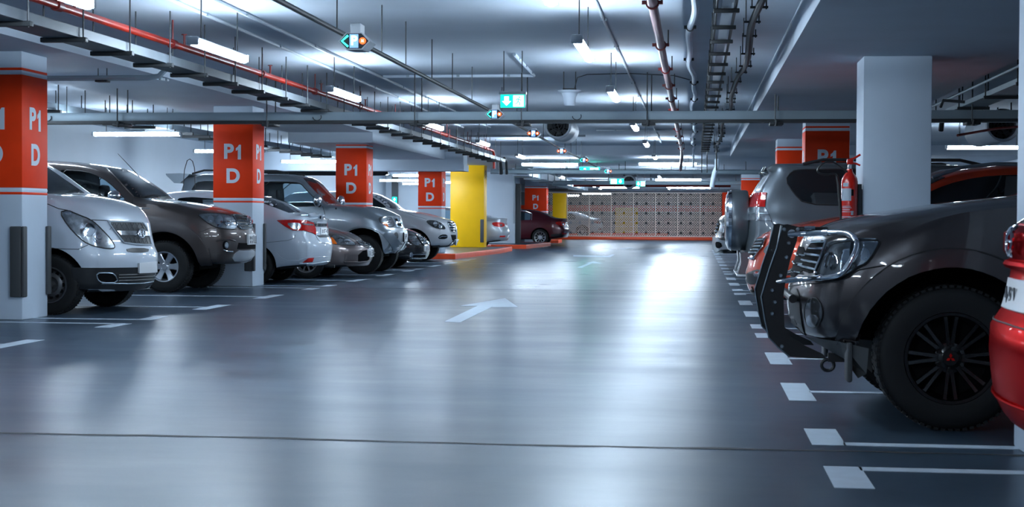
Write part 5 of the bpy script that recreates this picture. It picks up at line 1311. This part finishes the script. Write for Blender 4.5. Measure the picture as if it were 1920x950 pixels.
pl = m_.patch([(852,448.5),(857.3,448),(857.8,457.8),(852.3,458.2)], plate_m, 'number_plate', off=.05, sm=0, thick=.06, div=4)
m_.line([(770,393),(785,394)], .012, blackp, 'bonnet_vent', lift=.004)
m_.line([(745,392),(775,404),(800,411)], .004, rubber, 'bonnet_seam')

# ================= plain saloons further back
def saloon(name, label, X0, Yc, d, pmtl, tailend=True, scale=1.0, rim='multi', n=10, w=.88, plain=False):
    c = Car(name, label, 'car', X0, Yc, d, 4.65, w,
        top=[(.10,1.02),(.13,1.08),(.45,1.11),(.62,1.14),(1.05,1.33),(1.45,1.44),(2.2,1.48),(2.7,1.46),(3.2,1.26),(3.5,1.06),(4.1,.98),(4.55,.80)],
        belt=[(0,.98),(.6,1.02),(1.2,1.0),(3.3,.95),(4.5,.74)], bot=[(0,.32),(.5,.26),(1,.22),(4.5,.22)],
        F=[(.25,.25),(.34,.08),(.45,.03),(.6,.0),(.72,.04),(.85,.12),(1.0,.12),(1.08,.08)], cf=.25, pf=2.2, roofw=[(0,.84),(.6,.84),(1.3,.70),(2.8,.70),(3.6,.84)], crown=[(0,.03),(.6,.035),(1.2,.06),(3,.06),(3.8,.04)],
        paintm=pmtl, wheels=[(1.15, .325, .325, .39), (3.85, .325, .325, .39)],
        windows=[[(1.55,1.03),(1.55,1.25),(1.75,1.345),(2.3,1.37),(2.45,1.36),(2.45,.99)], [(2.53,.99),(2.53,1.36),(2.8,1.31),(3.25,.99)]])
    put_wheels(c, .325, .21, .23, rim, alloy, n); c.glass(0); c.glass(1)
    c.patch([(.72,-.62),(1.4,-.52),(1.4,.52),(.72,.62)], dglass, 'rear_window', 'top', sm=0); c.patch([(2.85,-.55),(3.4,-.66),(3.4,.66),(2.85,.55)], dglass, 'windscreen', 'top', sm=0)
    o = c.patch([(.14,.93),(.30,.97),(.50,.95),(.52,.88),(.36,.80),(.14,.79)], tail, 'tail_lamp', 'side', .012, 1, True)
    for sg in (-1, 1):
        c.patch([(sg*.84,.93),(sg*.52,.96),(sg*.50,.80),(sg*.84,.79)], tail, 'tail_lamp', 'end', .010, 1); c.patch([(sg*.70,.88),(sg*.55,.89),(sg*.55,.83),(sg*.70,.83)], lampch, 'clear_lens', 'end', .016, 1)
        c.patch([(sg*.78,.50),(sg*.50,.50),(sg*.50,.45),(sg*.78,.45)], tail, 'reflector', 'end', .010, 0)
    c.plate(-d*-.02 + d*.0, 0, .80, .50, .11, '') if False else None
    c.patch([(-.26,.86),(.26,.86),(.26,.75),(-.26,.75)], plate_m, 'number_plate', 'end', .02, 0, thick=.03)
    c.line([(-.4,.92),(.4,.92)], .014, chrome, 'boot_trim_bar', 'end', lift=.01)
    c.mirror_cap((d*3.1, -1.0, 1.02), (.09, .10, .07), pmtl)
    c.line([(2.49,1.38),(2.49,.9),(2.45,.4)], .004, rubber, 'door_seam', 'side', mirror=True); c.line([(1.5,1.0),(1.45,.7)], .004, rubber, 'door_seam', 'side', mirror=True)
    c.line([(.12,1.085),(.45,1.02),(.9,1.0)], .003, rubber, 'boot_seam', 'side', mirror=True)
    return c
c1 = saloon('sedan', 'pale silver saloon tail showing between the big yellow column and the white pier', -6.44, 53.4, -1, P_silver2)
c2 = saloon('sedan', 'maroon saloon tail with bright alloy wheel beside the far P1 D column', -5.14, 63.4, -1, P_maroon, n=10)
c2.line([(1.5,1.02),(1.5,1.28),(1.75,1.39),(2.4,1.415)], .012, chrome, 'window_trim', 'side', mirror=True)
c2.patch([(.12,.50),(.7,.44),(.7,.36),(.14,.34)], blackp, 'lower_bumper', 'side', .006, 0, True)
c4 = saloon('sedan', 'white car glimpsed through the lattice screen at left', -5.2, 88.0, -1, P_white)

# ================= right side: dark SUV with bull bar (near)
r = Car('suv', 'dark graphite SUV with chrome and black bull bar, nearest big car on the right', 'suv', .50, 9.42, 1, 4.7, .90,
    top=[(.12,1.0),(.17,1.05),(.25,1.095),(.36,1.14),(.50,1.172),(.76,1.215),(1.12,1.265),(1.42,1.30),(1.6,1.36),(1.95,1.60),(2.2,1.75),(2.6,1.79),(4.5,1.76)],
    belt=[(0,.96),(.3,1.04),(.64,1.135),(.9,1.18),(1.5,1.23),(4.6,1.22)], bot=[(0,.47),(.3,.46),(.9,.42),(4.6,.42)],
    F=[(.42,.22),(.49,.11),(.53,.08),(.66,.06),(.74,.07),(.86,.10),(1.0,.14)], cf=.30, pf=2.6, roofw=[(0,.86),(1.4,.88),(2.1,.78),(4.6,.78)], crown=[(0,.02),(.6,.035),(1.4,.045),(2.2,.07),(4.6,.07)],
    paintm=P_dgrey, wheels=[(.885, .40, .40, .50), (3.7, .40, .40, .50)])
put_wheels(r, .395, .265, .245, 'pair', blackalloy, 8, inset=-.0)
r.flare(.885, .385, .505, .600, -.06, PI*1.03, P_dgrey, off=.042)
r.line([(.885 + .606*math.cos(a), .385 + .606*math.sin(a)) for a in np.linspace(-.02, PI*1.0, 30)], .005, rubber, 'flare_seam', 'side', mirror=True, lift=.004)
r.patch([(1.7,-.70),(2.15,-.62),(2.15,.62),(1.7,.70)], dglass, 'windscreen', 'top', sm=0); r.patch([(1.85,1.25),(2.3,1.62),(3.2,1.64),(3.2,1.24)], dglass, 'window_glass', 'side', mirror=True)
hp = [(1535,511),(1556,462),(1570,456),(1603,451.6),(1646,451),(1650.6,455),(1638,478),(1625,494.6),(1610.5,500),(1590,515),(1567.5,522),(1540,519)]
h = r.patch(hp, lampch, 'headlamp', off=.008, mirror=True, div=18); r.line(hp, .006, blackp, 'headlamp_rim', closed=True, sm=1, lift=.006, mirror=True)
r.lens(1560, 490, 14, 17, parent=h); r.lens(1590, 482, 12, 14, parent=h); r.lens(1622, 478, 10, 12, parent=h)
r.line([(1600,452),(1596,480),(1606,500)], .007, blackp, 'headlamp_divider', lift=.012, parent=h)
r.patch(hp, lcover, 'lamp_cover', off=.034, mirror=True, div=16, thick=.034, parent=h)
gp = [(1499.5,498),(1512,470),(1524.6,453),(1553,452),(1545,478),(1532,509),(1512,512.5)]
g = r.patch(gp, darkcav, 'grille', off=.008, sm=1)
for q in (0.02, .25, .5, .75, .98): r.line([(1526 - 25*q, 454 + 45*q), (1552 - 19*q, 453 + 54*q)], .007, chrome, 'grille_slat', lift=.014, parent=g)
r.line([(1553,452),(1545,478),(1532,509),(1536,516)], .010, chrome, 'grille_surround', lift=.014)
g2 = r.patch([(-.40,.98),(.40,.98),(.36,.80),(-.36,.80)], darkcav, 'grille', 'end', .004, 1)
for z in (.83, .88, .93): r.line([(-.37,z),(.37,z)], .007, chrome, 'grille_slat', 'end', lift=.012, parent=g2)
r.line([(1480,536),(1510,532),(1545,530),(1580,523),(1610,506),(1660,497)], .004, rubber, 'bumper_seam')
r.patch([(1482,540),(1500,541),(1503,600),(1512,634),(1494,631),(1482,610)], blackp, 'bumper_intake', off=.008, sm=1)
fo = oval(1526, 586, 17, 28, 20)
r.patch(fo, lampdk, 'fog_recess', off=.004, sm=0); r.line(fo, .003, darkst, 'fog_trim', closed=True, lift=.004)
r.patch(oval(1524, 600, 10, 11), lampch, 'fog_lamp', off=.010, sm=0, div=6)
r.line([(1500,633),(1540,636),(1585,638)], .005, steel, 'bumper_edge', lift=.004)
b = MB()
for sg in (-1, 1): b.add([(.14, sg*.30, .46), (.30, sg*.80, .47), (.45, sg*.86, .44), (.44, sg*.85, .30), (.40, sg*.80, .27), (.34, sg*.60, .36)], [(0,1,2,3,4,5)])
b.build('under_tray', guard_m, r.root, False, off=(0,0,0))
b = MB()
for sg in (-1, 1): b.bbox((.335, sg*.77 - .08, .25), (.365, sg*.77 + .08, .47), .012)
b.build('mud_flap', guard_m, r.root, off=(0,0,0))
r.line([(1760,391),(1800,386),(1900,372)], .003, rubber, 'bonnet_seam') if False else None
# three diamond badge on the near hub
hub = Vector((.885, -.90 - .0, .395)); b = MB()
for k in range(3):
    a = PI/2 + k*2*PI/3; u = Vector((math.cos(a), 0, math.sin(a))); w_ = Vector((-math.sin(a), 0, math.cos(a)))
    q = [hub, hub + u*.013 + w_*.0085, hub + u*.027, hub + u*.013 - w_*.0085]
    b.add([(x.x, hub.y + .026, x.z) for x in q] + [(x.x, hub.y + .040, x.z) for x in q], [(0,1,2,3), (0,1,5,4), (1,2,6,5), (2,3,7,6), (3,0,4,7)])
b.build('hub_emblem', rs_emit if False else tail, r.root, False, off=(0,0,0))
b = MB(); b.box((.5, -.6, .28), (1.4, .6, .46)); b.tube([(.885, -.65, .395), (.885, .65, .395)], .07, 10); b.build('underbody', darkcav, r.root, off=(0,0,0))
# bull bar: two black bolted plates, chrome hoops and cross tubes
bb = MB()
outer = [(1464,422),(1476,420),(1498,425),(1494,451.6),(1482,486),(1474,520),(1469,552),(1470,585),(1471,612.7),(1481.6,630.6),(1510,648),(1542.5,663),(1549.6,672),(1515,671),(1480,668),(1458,650),(1441,632),(1434,600),(1427,556),(1442,505),(1456,465)]
for yv in (.47, -.47):
    bull = MB()
    pts = [r.pt(px, py, 8.95) for px, py in outer]
    bull.prism([(q.x, q.z) for q in pts], 1, yv - .005, yv + .005)
    # folded front flange
    fr = [pts[i] for i in (1, 0, 20, 19, 18, 17, 16, 15, 14)]
    for q0, q1 in zip(fr[:-1], fr[1:]):
        bull.add([(q0.x, yv - .005, q0.z), (q1.x, yv - .005, q1.z), (q1.x, yv + .045, q1.z), (q0.x, yv + .045, q0.z), (q0.x + .008, yv - .005, q0.z), (q1.x + .008, yv - .005, q1.z), (q1.x + .008, yv + .045, q1.z), (q0.x + .008, yv + .045, q0.z)], [(0,1,2,3), (7,6,5,4), (0,4,5,1), (3,2,6,7)])
    bo = bull.build('bull_bar_plate', blackp, r.root, True, 30, off=(0,0,0))
b = MB()
fr = [r.pt(px, py, 8.95) for px, py in ((1466,423),(1456,465),(1442,505),(1427,556),(1434,600),(1441,632),(1458,650),(1480,668))]
for yv in (-.478, .462): b.tube([(q.x, yv, q.z) for q in fr], .0045, 6)
b.build('bright_edge', steel, bo, off=(0,0,0))
for yv in (-.42, .42):
    s2 = 1 if yv < 0 else -1
    hoop = [(1478,439,0),(1510,438,-.03),(1546,436,-.10),(1575,435.5,-.20),(1592,438,-.26),(1604,447,-.30),(1608,458,-.31),(1605,470,-.31),(1596,488,-.29),(1586,504,-.26),(1578,513,-.22),(1566,518,-.17),(1545,520.5,-.12),(1517,522,-.06),(1480,525,-.02),(1450,528,.02)]
    P3 = []
    for px, py, dy in hoop:
        yq = -.47 + dy*.9; hit = r.cast((px, py), 'px')[0]
        if hit and px > 1490: yq = min(yq, hit[0].y - .055)
        q = r.pt(px, py, r.loc.y + yq); P3.append(Vector((q.x, q.y*(1 if yv < 0 else -1), q.z)))
    P3 = chaikin([tuple(q) for q in P3], 2, False)
    b = MB(); b.tube(P3, .0165, 14); b.build('chrome_hoop', chrome, bo, off=(0,0,0))
    b = MB()
    for k in (10, 22, 36, 50):
        q = P3[k]; t0 = (P3[k+1] - P3[k-1]).normalized(); b.tube([q - t0*.018, q + t0*.018], .0205, 14)
    b.build('clamp', chrome, bo, off=(0,0,0))
b = MB(); zt = r.pt(1478, 428, 8.95)
b.tube([(zt.x + .02, -.48, zt.z - .03), (zt.x + .02, .48, zt.z - .03)], .024, 14); b.build('cross_tube', chrome, bo, off=(0,0,0))
b = MB(); q = r.pt(1480, 560, 8.95); b.tube([(q.x + .02, -.48, q.z), (q.x + .02, .48, q.z)], .024, 14); b.build('cross_tube', blackp, bo, off=(0,0,0))
b = MB(); q = r.pt(1500, 430, 8.95); b.bbox((q.x - .02, -.48, q.z - .018), (q.x + .16, -.44, q.z + .016), .01); b.build('top_bracket', blackp, bo, off=(0,0,0))
b = MB(); q = r.pt(1508, 428, 8.9); b.tube([(q.x, -.52, q.z + .002), (q.x + .06, -.52, q.z + .004)], .011, 10); q = r.pt(1612, 433, 8.75); b.tube([(q.x - .02, -.62, q.z), (q.x + .025, -.63, q.z + .004)], .012, 10); b.build('end_cap', chrome, bo, off=(0,0,0))
for px, py in ((1496,430),(1479,455.5),(1474.5,482),(1464,516),(1448,544),(1453,566),(1448,587.5),(1470,420+10),(1466,649)):
    q = r.pt(px, py, 8.95); b = MB(); b.lathe([(0, -.012), (.008, -.012), (.012, -.006), (.012, .006)], Matrix.Translation((q.x, -.475, q.z)), 12); b.build('bolt', steel, bo, off=(0,0,0))
b = MB(); q = r.pt(1552, 684, 8.95); b.tube([(q.x + .032*math.cos(a)*1.1, -.47, q.z + .032*math.sin(a)) for a in np.linspace(0, 2*PI, 20)[:-1]], .010, 8, closed=True); b.box((q.x - .0, -.49, q.z + .02), (q.x + .10, -.45, q.z + .07)); b.build('tow_ring', blackp, bo, off=(0,0,0))

# ================= orange car (front, behind the bull bar)
o_ = Car('suv', 'orange red crossover with silver roof rail, behind the bull bar and the bare column', 'car', .60, 17.75, 1, 4.45, .92,
    top=[(.12,.92),(.17,.975),(.30,1.03),(.58,1.10),(1.02,1.175),(1.35,1.23),(1.7,1.45),(2.04,1.625),(2.17,1.665),(2.48,1.72),(2.9,1.75),(3.6,1.70),(4.2,1.5)],
    belt=[(0,.86),(.4,.98),(1.0,1.08),(1.5,1.13),(2.2,1.20),(4.3,1.24)], bot=[(0,.26),(.4,.24),(4.3,.26)],
    F=[(.26,.08),(.34,.01),(.51,-.02),(.59,.0),(.79,.04),(.94,.12)], cf=.34, pf=2.3, roofw=[(0,.82),(1.4,.84),(2.1,.76),(4.3,.76)], paintm=P_orange, wheels=[(.92, .35, .35, .43), (3.55, .35, .35, .43)])
put_wheels(o_, .35, .23, .24, 'multi', alloy, 10)
o_.patch([(1400,478),(1405,467),(1413,456),(1424,447),(1436,447),(1430,465),(1416,478)], darkcav, 'grille', off=.010, sm=0)
for k in range(5): o_.line([(1421 - 3.6*k, 451 + 5.5*k), (1435 - 3.2*k, 450 + 6*k)], .012, chrome, 'grille_slat', lift=.016)
o_.line([(1397,480),(1412,486),(1432,462),(1437,447)], .012, chrome, 'grille_surround', lift=.014)
o_.patch([(1396,516),(1410,508),(1425,504),(1432,512),(1426,528),(1410,534),(1400,528)], blackp, 'bumper_intake', off=.010, sm=1); o_.lens(1421, 514, 7, 5)
o_.patch([(1397,540),(1410,546),(1430,549),(1430,556),(1412,552),(1398,546)], blackp, 'lower_lip', off=.014, sm=0, thick=.03)
h = o_.patch([(1430,470),(1448,452),(1470,446),(1482,447),(1462,466),(1440,480)], lampch, 'headlamp', off=.008, mirror=True); o_.lens(1456, 459, 8, 7, parent=h)
o_.patch([(1722,395),(1722,372),(1743,360),(1765,350.5),(1788,342.6),(1815,336),(1847,331),(1880,328.6),(1905,328),(1935,327.5),(1935,395)], dglass, 'window_glass', off=.006, sm=0, div=20)
o_.patch([(1886,331),(1911,330.5),(1911,375),(1882,375)], guard_m, 'door_pillar', off=.010, sm=0)
o_.patch([(1700,366),(1720,350),(1743,336),(1760,330),(1772,333),(1743,346),(1715,362),(1704,372)], vglass, 'windscreen', off=.006, sm=0)
b = MB()
for sg in (-1, 1): b.tube([(1.95, sg*.68, 1.60), (2.25, sg*.68, 1.705), (2.6, sg*.68, 1.745), (3.5, sg*.68, 1.735), (3.9, sg*.68, 1.66)], .022, 10)
b.build('roof_rails', steel, o_.root, off=(0,0,0))
o_.line([(1430,437),(1480,424),(1575,408)], .004, rubber, 'bonnet_seam'); o_.mirror_cap((1.75, -1.03, 1.16), (.09, .11, .08), P_orange)

# ================= grey SUV tail with spare wheel
q_ = Car('suv', 'grey SUV tail with a covered spare wheel and tall red lamp, behind the orange car', 'suv', .62, 20.05, 1, 4.76, .94,
    top=[(.14,1.76),(.20,1.80),(.42,1.84),(1.35,1.85),(2.9,1.81),(3.4,1.5),(3.6,1.32),(4.0,1.2),(4.6,1.08)],
    belt=[(0,1.22),(4.0,1.18),(4.6,1.0)], bot=[(0,.46),(4.6,.42)],
    F=[(.42,.10),(.5,.05),(.73,.02),(.9,.04),(1.12,.05),(1.28,.06),(1.44,.10),(1.56,.16),(1.73,.26),(1.8,.20)], R=[(.4,.1),(.7,0),(1.0,.1)], cf=.16, pf=2.6, roofw=[(0,.80),(3,.78),(3.6,.86),(4.6,.84)], crown=[(0,.06),(3,.06),(3.8,.04)],
    paintm=P_grey, wheels=[(1.0, .385, .385, .47), (3.8, .385, .385, .47)])
put_wheels(q_, .385, .265, .22, 'six', alloy, 6)
q_.patch([(1472,338),(1485,320.5),(1500,318),(1545,317.3),(1600,317),(1660,317),(1660,385),(1590,385),(1509,382.4),(1488,362)], dglass, 'window_glass', off=.006, sm=1, div=20)
q_.line([(1472,338),(1485,320.5),(1500,318),(1545,317.3),(1600,317),(1660,317),(1660,385),(1590,385),(1509,382.4),(1488,362)], .008, rubber, 'window_seal', closed=True, sm=1, lift=.003)
o = q_.patch([(1409,364.5),(1420,362),(1438,361),(1436,372),(1435,387.5),(1405.3,388)], tail, 'tail_lamp', off=.014, sm=0, mirror=True); q_.patch([(1404.5,388.5),(1435,388.5),(1441,400),(1446.6,413.5),(1402.5,412.6)], lampch, 'clear_lens', off=.014, sm=0, mirror=True)
q_.line([(1404,400),(1442,401)], .006, steel, 'lamp_divider', lift=.016)
q_.patch([(1412,318),(1424,314),(1432,315),(1441,322),(1441,327),(1420,323)], P_grey, 'roof_spoiler', off=.05, sm=1, thick=.06)
q_.patch([(1411,319),(1422,317.5),(1441,323.5),(1440,327),(1420,324)], lampch, 'spoiler_lamp', off=.06, sm=1, thick=.06)
b = MB()
for sg in (-1, 1): b.tube([(.7, sg*.70, 1.82), (.95, sg*.70, 1.875), (2.6, sg*.70, 1.87), (2.9, sg*.70, 1.80)], .02, 8)
b.build('roof_rails', darkst, q_.root, off=(0,0,0))
cz = 1.12; Mt = Matrix.Translation((0, 0, cz)) @ Matrix.Rotation(-PI/2, 4, 'Z')
b = MB(); b.lathe([(.001, -.235), (.22, -.235), (.31, -.215), (.36, -.19), (.385, -.15), (.39, -.10), (.39, .03), (.375, .055), (.30, .07), (.001, .07)], Mt, 48); sp = b.build('spare_wheel_cover', P_grey, q_.root, off=(0,0,0))
b = MB(); b.lathe([(.365, -.188), (.388, -.155), (.394, -.155), (.372, -.195), (.31, -.222), (.30, -.218)], Mt, 48); b.build('cover_rim', chrome, sp, off=(0,0,0))
q_.patch([(-.85,.74),(.85,.74),(.85,.48),(-.85,.48)], P_grey, 'rear_bumper', 'end', .06, 1, thick=.08); 
b = MB(); b.bbox((-.10, -.93, .42), (.10, -.1, .455), .01); b.bbox((-.10, .1, .42), (.10, .93, .455), .01); b.build('bumper_step', P_silver2, q_.root, off=(0,0,0))
b = MB()
for y in (-.80, -.45, .45, .80): b.prism([(-.09,.46),(-.05,.60),(-.06,.72),(.12,.74),(.12,.46)], 1, y - .06, y + .06)
b.build('bumper_brackets', P_grey, q_.root, True, 30, off=(0,0,0))
q_.patch([(1393,492),(1402,496),(1410,508),(1400,506)], tail, 'reflector', off=.03, sm=0)
q_.line([(1446,414),(1452,424),(1456,432)], .004, rubber, 'panel_seam')

# ================= next SUV nose beyond it
n_ = Car('suv', 'dark SUV nose with chrome lamp, the last one peeping out left of the spare wheel', 'suv', .44, 36.4, 1, 4.7, .92,
    top=[(.10,1.05),(.15,1.16),(.3,1.24),(.8,1.30),(1.3,1.36),(1.6,1.6),(2.1,1.82),(4.4,1.82)], belt=[(0,1.0),(.5,1.15),(1.4,1.28),(4.6,1.3)], bot=[(0,.33),(4.6,.4)],
    F=[(.3,.12),(.4,.03),(.6,0),(.75,.02),(.85,.05),(1.1,.10)], cf=.25, pf=2.3, paintm=P_black, wheels=[(.95, .38, .38, .47), (3.8, .38, .38, .47)])
put_wheels(n_, .38, .26, .22, 'six', alloy, 6)
n_.patch([(-.90,1.02),(-.55,1.04),(-.52,.84),(-.88,.80)], lampch, 'headlamp', 'end', .012, 1, True); g = n_.patch([(-.48,1.08),(.48,1.08),(.42,.78),(-.42,.78)], darkcav, 'grille', 'end', .008, 1)
for z in (.84, .92, 1.0): n_.line([(-.44,z),(.44,z)], .018, chrome, 'grille_slat', 'end', lift=.014, parent=g)
n_.patch([(-.90,.70),(.90,.70),(.86,.36),(-.86,.36)], P_silver2, 'front_bumper', 'end', .04, 1, thick=.06); n_.patch([(-.80,.60),(-.55,.60),(-.55,.46),(-.80,.46)], darkcav, 'fog_recess', 'end', .05, 1, True, thick=.06)
n_.patch([(1.6,1.3),(2.1,1.7),(3.9,1.7),(4.2,1.32)], dglass, 'window_glass', 'side', mirror=True)

# ================= bright red hatchback tail at the right edge
h_ = Car('hatchback', 'bright red hatchback tail cut off by the right edge of the photo', 'car', 1.15, 6.0, 1, 3.9, .83,
    top=[(.44,1.42),(.50,1.46),(.9,1.49),(2.2,1.48),(2.7,1.2),(3.0,1.05),(3.8,.85)], belt=[(0,.98),(3,.92),(3.8,.75)], bot=[(0,.36),(.5,.28),(3.8,.22)],
    F=[(.28,.14),(.36,.08),(.43,.03),(.55,.01),(.70,.0),(.76,.02),(.80,.055),(.92,.08),(1.0,.09),(1.04,.04),(1.09,.05),(1.14,.13),(1.25,.26),(1.45,.42)], cf=.20, pf=2.4, DF=.8, paintm=P_red, wheels=[(.75, .29, .29, .35), (3.2, .29, .29, .35)])
put_wheels(h_, .29, .18, .19, 'multi', alloy, 8)
h_.patch([(-.58,1.36),(.58,1.36),(.66,1.13),(-.66,1.13)], dglass, 'rear_window', 'end', .006, 1)
for sg in (-1, 1): h_.patch([(sg*.80,1.08),(sg*.60,1.10),(sg*.58,.82),(sg*.78,.80)], tail, 'tail_lamp', 'end', .012, 1)
pl = h_.patch([(-.26,.92),(.26,.92),(.26,.80),(-.26,.80)], plate_m, 'number_plate', 'end', .012, 0, thick=.02)
for k, ch in enumerate('4 5 1'.split()): text_obj(ch, .085, 'characters', ink, pl, Matrix.Translation((.055, .16 - k*.075, .855)) @ FACE_NX, .003, .002)
h_.line([(-.62,.985),(.62,.985)], .016, P_red, 'boot_handle', 'end', lift=.02); h_.line([(-.78,.745),(0,.755),(.78,.745)], .004, rubber, 'bumper_seam', 'end', lift=.003); h_.line([(-.76,.47),(0,.46),(.76,.47)], .006, P_red, 'bumper_crease', 'end', lift=.006)
h_.line(oval(0, 1.065, .05, .042), .008, chrome, 'emblem', 'end', True, lift=.02); h_.line([(-.03,1.065),(.03,1.065)], .008, chrome, 'emblem', 'end', lift=.02)
h_.patch([(.9,1.0),(1.0,1.36),(2.3,1.38),(2.6,.98)], dglass, 'window_glass', 'side', mirror=True)

# ------------------------------------------------------------------ light and colour
w = bpy.data.worlds.new('world'); SC.world = w; w.use_nodes = True
w.node_tree.nodes['Background'].inputs[0].default_value = (.25, .32, .4, 1); w.node_tree.nodes['Background'].inputs[1].default_value = .004
vs = SC.view_settings; SC.display_settings.display_device = 'sRGB'; vs.view_transform = 'Standard'; vs.look = 'None'; vs.gamma = 1.0; vs.use_curve_mapping = False
vs.exposure = 1.82
SC.cycles.use_denoising = True; SC.cycles.max_bounces = 8; SC.cycles.diffuse_bounces = 5; SC.cycles.glossy_bounces = 4; SC.cycles.transparent_max_bounces = 12; SC.cycles.sample_clamp_indirect = 8.0

def split_far(o, single):
    bm = bmesh.new(); bm.from_mesh(o.data); bm.verts.ensure_lookup_table(); seen = {}; isl = []
    for v in bm.verts:
        if v.index in seen: continue
        st = [v]; cur = []; seen[v.index] = 1
        while st:
            x = st.pop(); cur.append(x.index)
            for e in x.link_edges:
                q = e.other_vert(x)
                if q.index not in seen: seen[q.index] = 1; st.append(q)
        isl.append(cur)
    box = []
    for c in isl:
        P = [bm.verts[i].co for i in c]; box.append(([min(p[k] for p in P) for k in range(3)], [max(p[k] for p in P) for k in range(3)]))
    grp = list(range(len(isl)))
    def find(a):
        while grp[a] != a: a = grp[a]
        return a
    for a in range(len(isl)):
        for b_ in range(a):
            if all(box[a][0][k] - .015 <= box[b_][1][k] and box[b_][0][k] - .015 <= box[a][1][k] for k in range(3)): grp[find(a)] = find(b_)
    sets = {}
    for a, c in enumerate(isl): sets.setdefault(find(a), set()).update(c)
    bm.free()
    if len(sets) < 2: o.name = single; return
    for s in sets.values():
        me = o.data.copy(); me.name = single; b2 = bmesh.new(); b2.from_mesh(me); b2.verts.ensure_lookup_table()
        bmesh.ops.delete(b2, geom=[v for v in b2.verts if v.index not in s], context='VERTS'); b2.to_mesh(me); b2.free()
        c = o.copy(); c.name = single; c.data = me; COL.objects.link(c); c.parent = o.parent
    bpy.data.objects.remove(o)
PL = {'roof_rails': 'roof_rail', 'under_tray': 'under_tray', 'hanger_rod': 'hanger_rod', 'saddle_clips': 'saddle_clip', 'bumper_brackets': 'bumper_bracket', 'bumper_step': 'bumper_step',
      'mud_flap': 'mud_flap', 'bright_edge': 'bright_edge', 'chevron': 'chevron', 'mounting_frame': 'mounting_strap', 'cable_drop': 'cable_drop', 'sprinkler_head': 'sprinkler_head', 'clamp': 'clamp', 'ladder_drop': 'ladder_drop', 'pipe_hanger': 'pipe_hanger', 'wall_bracket': 'wall_bracket', 'mesh_wire': 'mesh_wire', 'end_cap': 'end_cap', 'blades': 'blade', 'side_rails': 'side_rail'}
for o in [o for o in bpy.data.objects if o.type == 'MESH']:
    base = o.name.split('.')[0]
    if base in PL: split_far(o, PL[base])
